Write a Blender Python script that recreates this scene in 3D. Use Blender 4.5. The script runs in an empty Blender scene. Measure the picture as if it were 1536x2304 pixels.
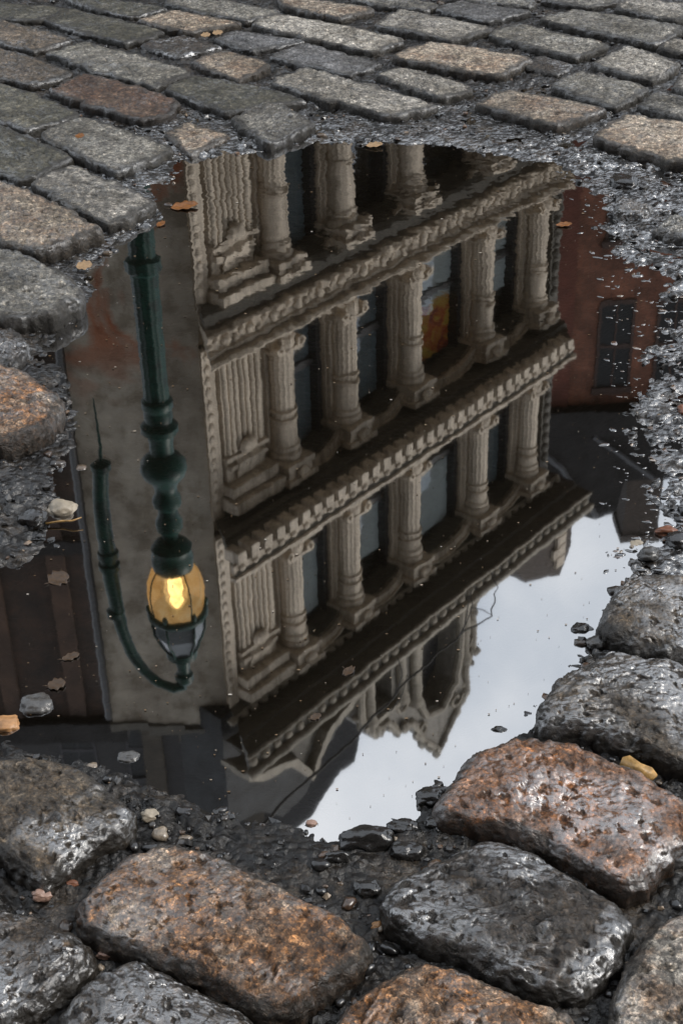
import bpy, bmesh, math, random
import numpy as np
from mathutils import Vector, Matrix
random.seed(7); RNG = np.random.default_rng(7)
R_ = math.radians
scene = bpy.context.scene
COL = scene.collection

# ------------------------------------------------------------------ camera
F, TH, ROLL, AZ, H = 3400.0, R_(32.5), R_(-1.5), R_(40.5), 1.1   # focal in photo pixels (1536 x 2304), pitch, roll, facade azimuth, eye height
CR, SR = math.cos(ROLL), math.sin(ROLL)
def ray(px, py):
    x = px - 768.0; y = 1152.0 - py
    xr = (x*CR - y*SR)/F; yr = (x*SR + y*CR)/F
    return np.array([xr, math.cos(TH) + yr*math.sin(TH), -math.sin(TH) + yr*math.cos(TH)])
def ground_at(px, py, z=0.0):
    d = ray(px, py); t = (z - H)/d[2]
    return np.array([d[0]*t, d[1]*t])
cam = bpy.data.cameras.new("camera"); cam_o = bpy.data.objects.new("camera", cam); COL.objects.link(cam_o)
cam.sensor_fit = 'VERTICAL'; cam.sensor_height = 36.0; cam.lens = 36.0*F/2304.0
cam.clip_start = 0.02; cam.clip_end = 2000
fwd = Vector((0, math.cos(TH), -math.sin(TH))); up = Vector((0, math.sin(TH), math.cos(TH))); rt = Vector((1, 0, 0))
X = rt*CR + up*SR; Y = -rt*SR + up*CR
M = Matrix((X, Y, -fwd)).transposed().to_4x4(); M.translation = (0, 0, H)
cam_o.matrix_world = M
scene.camera = cam_o

# ------------------------------------------------------------------ world and sun
SUN_EL, SUN_AZ = R_(44), R_(98)
w = bpy.data.worlds.new("World"); scene.world = w; w.use_nodes = True
nt = w.node_tree; nt.nodes.clear()
N = nt.nodes.new; L = nt.links.new
out = N('ShaderNodeOutputWorld'); bg = N('ShaderNodeBackground'); bg.inputs['Strength'].default_value = 0.085
sky = N('ShaderNodeTexSky'); sky.sky_type = 'NISHITA'; sky.sun_disc = False
sky.sun_elevation = SUN_EL; sky.sun_rotation = SUN_AZ; sky.dust_density = 3.0; sky.air_density = 1.0
tc = N('ShaderNodeTexCoord'); nz = N('ShaderNodeTexNoise'); nz.inputs['Scale'].default_value = 6.5; nz.inputs['Detail'].default_value = 6
rp = N('ShaderNodeValToRGB'); rp.color_ramp.elements[0].position = 0.32; rp.color_ramp.elements[1].position = 0.7
rp.color_ramp.elements[0].color = (7.4, 8.5, 10.0, 1); rp.color_ramp.elements[1].color = (14.6, 15.0, 15.6, 1)
mx = N('ShaderNodeMixRGB'); mx.inputs[0].default_value = 0.86
L(tc.outputs['Generated'], nz.inputs['Vector']); L(nz.outputs['Fac'], rp.inputs['Fac'])
L(sky.outputs[0], mx.inputs[1]); L(rp.outputs[0], mx.inputs[2]); L(mx.outputs[0], bg.inputs['Color']); L(bg.outputs[0], out.inputs['Surface'])
sl = bpy.data.lights.new("sun", 'SUN'); sl.energy = 1.5; sl.angle = R_(24); sl.color = (1.0, 0.95, 0.88)
so = bpy.data.objects.new("sun", sl); COL.objects.link(so)
sd = Vector((math.sin(SUN_AZ)*math.cos(SUN_EL), math.cos(SUN_AZ)*math.cos(SUN_EL), math.sin(SUN_EL)))
so.rotation_euler = sd.to_track_quat('Z', 'Y').to_euler(); so.location = (6, -6, 12)
scene.view_settings.view_transform = 'Standard'; scene.view_settings.look = 'None'
scene.view_settings.exposure = 0.45; scene.view_settings.gamma = 1.0
scene.render.engine = 'CYCLES'
try:
    scene.cycles.use_denoising = True; scene.cycles.max_bounces = 8; scene.cycles.transparent_max_bounces = 10
    scene.cycles.caustics_reflective = False; scene.cycles.caustics_refractive = False; scene.cycles.sample_clamp_indirect = 6
except Exception: pass

# ------------------------------------------------------------------ numpy gradient noise
_perm = np.random.default_rng(3).permutation(512)
_perm = np.concatenate([_perm, _perm]); _g = np.random.default_rng(5).normal(size=(512, 3)); _g /= np.linalg.norm(_g, axis=1)[:, None]
def perlin(p):
    i = np.floor(p).astype(int); f = p - i; i &= 511
    u = f*f*f*(f*(f*6 - 15) + 10); r = 0
    for dx in (0, 1):
        wx = u[:, 0] if dx else 1 - u[:, 0]
        for dy in (0, 1):
            wy = u[:, 1] if dy else 1 - u[:, 1]
            for dz in (0, 1):
                wz = u[:, 2] if dz else 1 - u[:, 2]
                h = _perm[(_perm[(_perm[(i[:, 0] + dx) & 511] + i[:, 1] + dy) & 511] + i[:, 2] + dz) & 511]
                d = _g[h]*(f - np.array([dx, dy, dz])); r = r + wx*wy*wz*d.sum(1)
    return r*1.5
def fbm(p, scale, oct=4, gain=0.5, ridged=False, seed=0.0):
    a, t = 1.0, 0.0; q = p*scale + seed
    for _ in range(oct):
        n = perlin(q)
        if ridged: n = 0.5 - np.abs(n)*1.6
        t = t + a*n; a *= gain; q = q*2.03 + 11.7
    return t

# ------------------------------------------------------------------ object helpers
def mesh_obj(name, V, FC, mat, parent=None, smooth=True, loc=(0, 0, 0)):
    me = bpy.data.meshes.new(name); me.from_pydata([tuple(v) for v in V], [], [tuple(f) for f in FC]); me.update()
    if smooth: me.polygons.foreach_set('use_smooth', [True]*len(me.polygons))
    if mat: me.materials.append(mat)
    o = bpy.data.objects.new(name, me); COL.objects.link(o); o.location = loc
    if parent: o.parent = parent
    return o
def grid_obj(name, P, nu, nv, mat, wrap=False, cap=None, loc=(0, 0, 0), parent=None, flip=False):
    """P: nu rows x nv columns of points, row major; wrap closes the columns"""
    i = np.arange(nu - 1)[:, None]; j = np.arange(nv if wrap else nv - 1)[None, :]
    a = i*nv + j; b = i*nv + (j + 1) % nv; c = (i + 1)*nv + (j + 1) % nv; d = (i + 1)*nv + j
    Q = np.stack([a, b, c, d], -1).reshape(-1, 4)
    if flip: Q = Q[:, ::-1]
    V = P.reshape(-1, 3); idx = Q.ravel(); start = np.arange(len(Q))*4; tot = np.full(len(Q), 4)
    if cap is not None:
        V = np.vstack([V, cap[None]]); k = len(V) - 1; jj = np.arange(nv)
        T = np.stack([(jj + 1) % nv, jj, np.full(nv, k)], 1)
        if flip: T = T[:, ::-1]
        start = np.concatenate([start, len(idx) + np.arange(nv)*3]); tot = np.concatenate([tot, np.full(nv, 3)]); idx = np.concatenate([idx, T.ravel()])
    me = bpy.data.meshes.new(name); me.vertices.add(len(V)); me.vertices.foreach_set('co', V.astype(np.float32).ravel())
    me.loops.add(len(idx)); me.loops.foreach_set('vertex_index', idx.astype(np.int32)); me.polygons.add(len(start))
    me.polygons.foreach_set('loop_start', start.astype(np.int32)); me.polygons.foreach_set('loop_total', tot.astype(np.int32))
    me.polygons.foreach_set('use_smooth', np.ones(len(start), bool)); me.update(calc_edges=True); me.validate(); me.materials.append(mat)
    o = bpy.data.objects.new(name, me); COL.objects.link(o); o.location = loc
    if parent: o.parent = parent
    return o
def tag(o, label, cat, group=None, kind=None):
    if label: o['label'] = label
    if cat: o['category'] = cat
    if group: o['group'] = group
    if kind: o['kind'] = kind
    return o
def empty(name, loc, rz=0.0):
    o = bpy.data.objects.new(name, None); COL.objects.link(o); o.location = loc; o.rotation_euler = (0, 0, rz); o.empty_display_size = 0.2
    return o
class MB:
    def __init__(s): s.V, s.F = [], []
    def add(s, V, FC):
        k = len(s.V); s.V += [tuple(v) for v in V]; s.F += [tuple(i + k for i in f) for f in FC]; return s
    def box(s, x0, x1, y0, y1, z0, z1):
        return s.add([(x0, y0, z0), (x1, y0, z0), (x1, y1, z0), (x0, y1, z0), (x0, y0, z1), (x1, y0, z1), (x1, y1, z1), (x0, y1, z1)],
                     [(0, 3, 2, 1), (4, 5, 6, 7), (0, 1, 5, 4), (1, 2, 6, 5), (2, 3, 7, 6), (3, 0, 4, 7)])
    def prism(s, poly, x0, x1, axis='x'):
        """poly of (a, b) extruded along an axis: 'x' -> (y, z), 'y' -> (x, z), 'z' -> (x, y)"""
        n = len(poly)
        def mk(t, a, b): return (t, a, b) if axis == 'x' else (a, t, b) if axis == 'y' else (a, b, t)
        V = [mk(x0, a, b) for a, b in poly] + [mk(x1, a, b) for a, b in poly]
        FC = [(i, (i + 1) % n, n + (i + 1) % n, n + i) for i in range(n)] + [tuple(range(n))[::-1], tuple(range(n, 2*n))]
        return s.add(V, FC)
    def lathe(s, cx, cy, prof, n=20, flutes=0, fd=0.0):
        V, FC = [], []
        for r, z in prof:
            for k in range(n):
                a = 2*math.pi*k/n; rr = r*(1 - fd*(0.5 + 0.5*math.cos(flutes*a))) if flutes else r
                V.append((cx + rr*math.cos(a), cy + rr*math.sin(a), z))
        m = len(prof)
        for i in range(m - 1):
            for k in range(n): FC.append((i*n + k, i*n + (k + 1) % n, (i + 1)*n + (k + 1) % n, (i + 1)*n + k))
        FC += [tuple(range(n))[::-1], tuple(range((m - 1)*n, m*n))]
        return s.add(V, FC)
    def ball(s, c, rx, ry, rz, n=8, m=6):
        V = [(c[0], c[1], c[2] + rz)]
        for i in range(1, m):
            p = math.pi*i/m
            for k in range(n): V.append((c[0] + rx*math.sin(p)*math.cos(2*math.pi*k/n), c[1] + ry*math.sin(p)*math.sin(2*math.pi*k/n), c[2] + rz*math.cos(p)))
        V.append((c[0], c[1], c[2] - rz)); FC = []
        for k in range(n): FC.append((0, 1 + k, 1 + (k + 1) % n))
        for i in range(m - 2):
            for k in range(n): FC.append((1 + i*n + k, 1 + (i + 1)*n + k, 1 + (i + 1)*n + (k + 1) % n, 1 + i*n + (k + 1) % n))
        b = len(V) - 1
        for k in range(n): FC.append((b, 1 + (m - 2)*n + (k + 1) % n, 1 + (m - 2)*n + k))
        return s.add(V, FC)
    def tube(s, pts, rad, n=8):
        pts = [Vector(p) for p in pts]; V, FC = [], []
        ref = Vector((0.31, 0.9, 0.17)).normalized()
        for i, p in enumerate(pts):
            t = (pts[min(i + 1, len(pts) - 1)] - pts[max(i - 1, 0)]).normalized()
            a = t.cross(ref).normalized(); b = t.cross(a)
            r = rad[i] if isinstance(rad, (list, tuple)) else rad
            for k in range(n): V.append(tuple(p + a*(r*math.cos(2*math.pi*k/n)) + b*(r*math.sin(2*math.pi*k/n))))
        for i in range(len(pts) - 1):
            for k in range(n): FC.append((i*n + k, i*n + (k + 1) % n, (i + 1)*n + (k + 1) % n, (i + 1)*n + k))
        FC += [tuple(range(n))[::-1], tuple(range((len(pts) - 1)*n, len(pts)*n))]
        return s.add(V, FC)
    def build(s, name, mat, parent=None, smooth=False, loc=(0, 0, 0)):
        o = mesh_obj(name, s.V, s.F, mat, parent, smooth, loc)
        if smooth == 'auto':
            o.data.polygons.foreach_set('use_smooth', [True]*len(o.data.polygons))
            try: o.data.set_sharp_from_angle(angle=R_(38))
            except Exception: pass
        return o

# ------------------------------------------------------------------ materials
def new_mat(name):
    m = bpy.data.materials.new(name); m.use_nodes = True; t = m.node_tree
    return m, t, t.nodes['Principled BSDF'], t.nodes.new, t.links.new
def ramp(N, els, interp='LINEAR'):
    r = N('ShaderNodeValToRGB'); cr = r.color_ramp; cr.interpolation = interp
    while len(cr.elements) < len(els): cr.elements.new(0.5)
    for e, (p, c) in zip(cr.elements, els): e.position = p; e.color = (c[0], c[1], c[2], 1) if not isinstance(c, float) else (c, c, c, 1)
    return r
def noise(N, L, vec, scale, detail=4, rough=0.55, w=None, dist=0.0):
    n = N('ShaderNodeTexNoise'); n.inputs['Scale'].default_value = scale; n.inputs['Detail'].default_value = detail
    n.inputs['Roughness'].default_value = rough; n.inputs['Distortion'].default_value = dist
    if vec is not None: L(vec, n.inputs['Vector'])
    if w is not None: n.noise_dimensions = '4D'; L(w, n.inputs['W'])
    return n
def mixc(N, L, fac, a, b, mode='MIX'):
    m = N('ShaderNodeMixRGB'); m.blend_type = mode
    for k, v in ((0, fac), (1, a), (2, b)):
        if hasattr(v, 'links') or hasattr(v, 'is_linked'): L(v, m.inputs[k])
        elif k == 0: m.inputs[0].default_value = v
        else: m.inputs[k].default_value = (v[0], v[1], v[2], 1)
    return m.outputs[0]

def stone_mat(name, base, alt, stain, stain_amt, rlo, rhi, bump=0.65, fleck=0.55, coat=0.25):
    """granite sett: mottled mineral ground, light and dark crystals, rust or moss stains, and a glossy water film that is torn open by the pits"""
    m, t, b, N, L = new_mat(name)
    tc = N('ShaderNodeTexCoord'); oi = N('ShaderNodeObjectInfo'); wm = N('ShaderNodeMath'); wm.operation = 'MULTIPLY'; wm.inputs[1].default_value = 37.0
    L(oi.outputs['Random'], wm.inputs[0]); V = tc.outputs['Object']; W = wm.outputs[0]
    n1 = noise(N, L, V, 38, 6, 0.7, W); r1 = ramp(N, [(0.4, 0.0), (0.6, 1.0)]); L(n1.outputs['Fac'], r1.inputs['Fac'])
    c = mixc(N, L, r1.outputs[0], base, alt)
    n2 = noise(N, L, V, 17, 6, 0.75, W, 0.5); r2 = ramp(N, [(0.5 - 0.1*stain_amt, 0.0), (0.6 - 0.08*stain_amt, 1.0)]); L(n2.outputs['Color'], r2.inputs['Fac'])
    sm = N('ShaderNodeMath'); sm.operation = 'MULTIPLY'; sm.inputs[1].default_value = min(1.0, 0.4 + stain_amt*0.6); L(r2.outputs[0], sm.inputs[0])
    c = mixc(N, L, sm.outputs[0], c, stain)
    for sc, am in ((130, fleck*.8), (290, fleck), (560, fleck*.8)):
        v = N('ShaderNodeTexVoronoi'); v.inputs['Scale'].default_value = sc; v.inputs['Randomness'].default_value = 1.0; L(V, v.inputs['Vector'])
        r3 = ramp(N, [(0.0, (0.22, 0.21, 0.2)), (0.3, (0.62, 0.6, 0.58)), (0.6, (1.0, 1.0, 1.0)), (0.84, (1.45, 1.42, 1.38)), (1.0, (2.5, 2.4, 2.3))])
        sx = N('ShaderNodeSeparateColor'); L(v.outputs['Color'], sx.inputs[0]); L(sx.outputs[0], r3.inputs['Fac'])
        c = mixc(N, L, am, c, r3.outputs[0], 'MULTIPLY')
    n5 = noise(N, L, V, 85, 5, 0.75, W); r5 = ramp(N, [(0.36, (0.3, 0.29, 0.28)), (0.5, (0.95, 0.95, 0.95)), (0.66, (1.55, 1.5, 1.45))]); L(n5.outputs['Fac'], r5.inputs['Fac'])
    c = mixc(N, L, 0.85, c, r5.outputs[0], 'MULTIPLY')
    hv = N('ShaderNodeHueSaturation'); vm = N('ShaderNodeMapRange'); vm.inputs['To Min'].default_value = 0.8; vm.inputs['To Max'].default_value = 1.2
    L(oi.outputs['Random'], vm.inputs['Value']); L(vm.outputs[0], hv.inputs['Value']); L(c, hv.inputs['Color']); L(hv.outputs[0], b.inputs['Base Color'])
    n3 = noise(N, L, V, 34, 5, 0.6, W); r4 = ramp(N, [(0.36, float(rlo)), (0.62, float(rhi))]); L(n3.outputs['Fac'], r4.inputs['Fac']); L(r4.outputs[0], b.inputs['Roughness'])
    b.inputs['Specular IOR Level'].default_value = 0.5
    n7 = noise(N, L, V, 64, 6, 0.7, W, 1.2); r7 = ramp(N, [(0.4, 0.0), (0.47, float(coat)), (0.7, float(min(1, coat*1.2)))]); L(n7.outputs['Fac'], r7.inputs['Fac'])
    n8 = noise(N, L, V, 8.5, 5, 0.6, W, .6); r8 = ramp(N, [(0.43, 0.04), (0.58, 1.0)]); L(n8.outputs['Fac'], r8.inputs['Fac'])
    cw = N('ShaderNodeMath'); cw.operation = 'MULTIPLY'; L(r7.outputs[0], cw.inputs[0]); L(r8.outputs[0], cw.inputs[1]); 
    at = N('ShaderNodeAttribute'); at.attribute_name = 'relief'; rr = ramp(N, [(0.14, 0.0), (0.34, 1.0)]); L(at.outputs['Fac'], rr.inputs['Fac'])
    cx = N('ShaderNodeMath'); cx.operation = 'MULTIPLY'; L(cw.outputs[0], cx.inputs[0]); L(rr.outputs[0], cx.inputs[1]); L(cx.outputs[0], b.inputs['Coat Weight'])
    gr = ramp(N, [(0.06, (0.22, 0.19, 0.14)), (0.3, (1.0, 1.0, 1.0)), (0.75, (1.2, 1.2, 1.2))]); L(at.outputs['Fac'], gr.inputs['Fac'])     # darker in the creases, lighter on the raised parts
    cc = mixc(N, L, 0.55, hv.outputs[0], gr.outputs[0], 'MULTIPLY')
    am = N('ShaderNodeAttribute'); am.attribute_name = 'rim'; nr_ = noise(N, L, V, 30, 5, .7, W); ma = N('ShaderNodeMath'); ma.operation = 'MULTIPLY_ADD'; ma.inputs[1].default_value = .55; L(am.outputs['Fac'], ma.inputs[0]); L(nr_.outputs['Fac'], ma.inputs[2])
    rm = ramp(N, [(.66, 0.0), (.86, .85)]); L(ma.outputs[0], rm.inputs['Fac'])     # dark tone in broken patches along the rims
    nw = noise(N, L, V, 8, 5, .65, W, .4); rw = ramp(N, [(.47, (1.12, 1.12, 1.12)), (.6, (.52, .5, .46))]); L(nw.outputs['Fac'], rw.inputs['Fac']); cc = mixc(N, L, .8, cc, rw.outputs[0], 'MULTIPLY')
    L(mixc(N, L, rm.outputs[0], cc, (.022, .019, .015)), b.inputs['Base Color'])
    b.inputs['Coat IOR'].default_value = 3.1; ncr = noise(N, L, V, 95, 5, .7, W); rcr = ramp(N, [(.4, .1), (.6, .42)]); L(ncr.outputs['Fac'], rcr.inputs['Fac']); L(rcr.outputs[0], b.inputs['Coat Roughness'])
    n4 = noise(N, L, V, 210, 5, 0.7, W)
    ad = N('ShaderNodeMath'); ad.operation = 'MULTIPLY_ADD'; ad.inputs[1].default_value = 2.4; L(n7.outputs['Fac'], ad.inputs[0]); L(n4.outputs['Fac'], ad.inputs[2])
    bm = N('ShaderNodeBump'); bm.inputs['Strength'].default_value = bump; bm.inputs['Distance'].default_value = 0.006; L(ad.outputs[0], bm.inputs['Height']); L(bm.outputs[0], b.inputs['Normal'])
    bm2 = N('ShaderNodeBump'); bm2.inputs['Strength'].default_value = bump*.4; bm2.inputs['Distance'].default_value = 0.006; L(ad.outputs[0], bm2.inputs['Height']); L(bm2.outputs[0], b.inputs['Coat Normal'])
    return m
S = {
 'grey':   stone_mat('grey_granite', (0.13, 0.125, 0.112), (0.29, 0.28, 0.25), (0.07, 0.064, 0.046), 0.4, 0.3, 0.6, .55, .5, .4),
 'light':  stone_mat('light_granite', (0.22, 0.21, 0.19), (0.42, 0.40, 0.36), (0.11, 0.10, 0.078), 0.35, 0.35, 0.65, .55, .5, .3),
 'tan':    stone_mat('tan_granite', (0.20, 0.17, 0.135), (0.40, 0.345, 0.275), (0.15, 0.085, 0.045), 0.4, 0.36, 0.65, .55, .5, .3),
 'brown':  stone_mat('brown_granite', (0.09, 0.07, 0.05), (0.20, 0.16, 0.12), (0.055, 0.044, 0.028), 0.5, 0.26, 0.55, .55, .5, .4),
 'olive':  stone_mat('mossy_granite', (0.065, 0.062, 0.046), (0.15, 0.142, 0.112), (0.038, 0.036, 0.02), 0.6, 0.28, 0.55, .5, .45, .45),
 'dark':   stone_mat('dark_wet_basalt', (0.024, 0.018, 0.013), (0.072, 0.06, 0.049), (0.034, 0.02, 0.007), 0.55, 0.25, 0.5, 0.5, 0.45, 1.0),
 'blue':   stone_mat('slate_grey_granite', (0.11, 0.112, 0.118), (0.20, 0.203, 0.21), (0.065, 0.065, 0.063), 0.3, 0.28, 0.55, .55, .5, .4),
 'rust':   stone_mat('rusty_wet_granite', (0.07, 0.05, 0.036), (0.34, 0.28, 0.22), (0.21, 0.09, 0.022), 0.66, 0.25, 0.5, 0.6, 0.7, 0.45),
 'redbrown': stone_mat('reddish_brown_granite', (0.085, 0.056, 0.038), (0.19, 0.13, 0.092), (0.085, 0.04, 0.02), 0.6, 0.28, 0.55, .5, .5, .4),
 'pink':   stone_mat('pink_wet_granite', (0.13, 0.068, 0.036), (0.30, 0.185, 0.13), (0.19, 0.07, 0.012), 0.75, 0.2, 0.45, 0.5, 0.55, 1.0),
 'wet':    stone_mat('wet_grey_granite', (0.055, 0.042, 0.027), (0.14, 0.116, 0.087), (0.042, 0.026, 0.010), 0.65, 0.25, 0.5, 0.5, 0.5, 1.0),
 'pale':   stone_mat('pale_lichen_granite', (0.11, 0.10, 0.085), (0.33, 0.31, 0.275), (0.15, 0.075, 0.028), 0.35, 0.25, 0.5, 0.6, 0.6, 0.5),
}
def plain_mat(name, col, rough=0.6, var=0.25, scale=40, bump=0.0, metallic=0.0, spec=0.5, stretch=None):
    m, t, b, N, L = new_mat(name); tc = N('ShaderNodeTexCoord'); vec = tc.outputs['Object']
    if stretch:
        mp = N('ShaderNodeMapping'); mp.inputs['Scale'].default_value = stretch; L(vec, mp.inputs['Vector']); vec = mp.outputs[0]
    n = noise(N, L, vec, scale, 5, 0.6); r = ramp(N, [(0.3, tuple(c*(1 - var) for c in col)), (0.7, tuple(min(1, c*(1 + var)) for c in col))])
    L(n.outputs['Fac'], r.inputs['Fac']); L(r.outputs[0], b.inputs['Base Color']); b.inputs['Roughness'].default_value = rough
    b.inputs['Metallic'].default_value = metallic; b.inputs['Specular IOR Level'].default_value = spec
    if bump:
        bm = N('ShaderNodeBump'); bm.inputs['Strength'].default_value = 0.6; bm.inputs['Distance'].default_value = bump; L(n.outputs['Fac'], bm.inputs['Height']); L(bm.outputs[0], b.inputs['Normal'])
    return m
# wet black mud in the joints
def mud_mat():
    m, t, b, N, L = new_mat('wet_mud'); tc = N('ShaderNodeTexCoord'); V = tc.outputs['Object']
    n = noise(N, L, V, 60, 6, 0.7); r = ramp(N, [(0.34, (0.004, 0.0036, 0.0032)), (0.55, (0.011, 0.0095, 0.008)), (0.72, (0.04, 0.033, 0.026))]); L(n.outputs['Fac'], r.inputs['Fac'])
    ns_ = noise(N, L, V, 13, 5, .7); rs_ = ramp(N, [(.52, 0.0), (.64, .85)]); L(ns_.outputs['Fac'], rs_.inputs['Fac']); ng = noise(N, L, V, 420, 2, .6); rg_ = ramp(N, [(.35, (.018, .014, .010)), (.6, (.075, .058, .042)), (.75, (.2, .16, .12))]); L(ng.outputs['Fac'], rg_.inputs['Fac'])
    L(mixc(N, L, rs_.outputs[0], r.outputs[0], rg_.outputs[0]), b.inputs['Base Color'])
    n2 = noise(N, L, V, 22, 4, 0.6); r2 = ramp(N, [(0.35, 0.2), (0.65, 0.6)]); L(n2.outputs['Fac'], r2.inputs['Fac']); L(r2.outputs[0], b.inputs['Roughness'])
    b.inputs['Specular IOR Level'].default_value = 0.35
    at = N('ShaderNodeAttribute'); at.attribute_name = 'film'; n5 = noise(N, L, V, 42, 5, .65); r5 = ramp(N, [(.40, 0.0), (.52, 1.0)]); L(n5.outputs['Fac'], r5.inputs['Fac'])
    ml = N('ShaderNodeMath'); ml.operation = 'MULTIPLY'; L(at.outputs['Fac'], ml.inputs[0]); L(r5.outputs[0], ml.inputs[1]); L(ml.outputs[0], b.inputs['Coat Weight'])
    b.inputs['Coat IOR'].default_value = 3.6; b.inputs['Coat Roughness'].default_value = 0.05
    n3 = noise(N, L, V, 150, 5, 0.65); n4 = N('ShaderNodeTexVoronoi'); n4.inputs['Scale'].default_value = 95; L(V, n4.inputs['Vector'])
    ad = N('ShaderNodeMath'); ad.operation = 'MULTIPLY_ADD'; ad.inputs[1].default_value = -1.6; L(n4.outputs['Distance'], ad.inputs[0]); L(n3.outputs['Fac'], ad.inputs[2])
    bm = N('ShaderNodeBump'); bm.inputs['Strength'].default_value = 0.6; bm.inputs['Distance'].default_value = 0.005; L(ad.outputs[0], bm.inputs['Height']); L(bm.outputs[0], b.inputs['Normal']); L(bm.outputs[0], b.inputs['Coat Normal'])
    return m
MUD = mud_mat()
def water_mat():
    m, t, b, N, L = new_mat('puddle_water'); t.nodes.remove(b); out = t.nodes['Material Output']
    tc = N('ShaderNodeTexCoord'); V = tc.outputs['Object']
    geo = N('ShaderNodeNewGeometry')
    na = noise(N, L, V, 55, 2, 0.5); nb = noise(N, L, V, 14, 2, 0.5)
    sy = N('ShaderNodeSeparateXYZ'); L(V, sy.inputs[0])
    mr = N('ShaderNodeMapRange'); mr.inputs['From Min'].default_value = 2.0; mr.inputs['From Max'].default_value = 3.2; mr.inputs['To Min'].default_value = 0.0018; mr.inputs['To Max'].default_value = 0.009; L(sy.outputs['Y'], mr.inputs['Value'])
    def centred(n, k):
        s = N('ShaderNodeVectorMath'); s.operation = 'SUBTRACT'; L(n.outputs['Color'], s.inputs[0]); s.inputs[1].default_value = (0.5, 0.5, 0.5)
        q = N('ShaderNodeVectorMath'); q.operation = 'MULTIPLY'; L(s.outputs[0], q.inputs[0]); q.inputs[1].default_value = (k, k, 0)
        return q.outputs[0]
    a = N('ShaderNodeVectorMath'); a.operation = 'ADD'; L(centred(na, 1.0), a.inputs[0]); L(centred(nb, 0.8), a.inputs[1])
    sc = N('ShaderNodeVectorMath'); sc.operation = 'SCALE'; L(a.outputs[0], sc.inputs[0]); L(mr.outputs[0], sc.inputs['Scale'])
    ad = N('ShaderNodeVectorMath'); ad.operation = 'ADD'; L(geo.outputs['Normal'], ad.inputs[0]); L(sc.outputs[0], ad.inputs[1])
    nm = N('ShaderNodeVectorMath'); nm.operation = 'NORMALIZE'; L(ad.outputs[0], nm.inputs[0])
    fr = N('ShaderNodeFresnel'); fr.inputs['IOR'].default_value = 5.8; L(nm.outputs[0], fr.inputs['Normal'])
    gl = N('ShaderNodeBsdfGlossy'); gl.inputs['Roughness'].default_value = 0.019; gl.inputs['Color'].default_value = (1, 1, 1, 1); L(nm.outputs[0], gl.inputs['Normal'])
    tr = N('ShaderNodeBsdfTransparent'); tr.inputs['Color'].default_value = (0.42, 0.34, 0.25, 1)
    df = N('ShaderNodeBsdfDiffuse'); df.inputs['Color'].default_value = (.075, .06, .042, 1); m0 = N('ShaderNodeMixShader'); m0.inputs[0].default_value = .07; L(tr.outputs[0], m0.inputs[1]); L(df.outputs[0], m0.inputs[2])
    mx = N('ShaderNodeMixShader'); L(fr.outputs[0], mx.inputs[0]); L(m0.outputs[0], mx.inputs[1]); L(gl.outputs[0], mx.inputs[2]); L(mx.outputs[0], out.inputs['Surface'])
    return m
WATER = water_mat()

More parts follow.
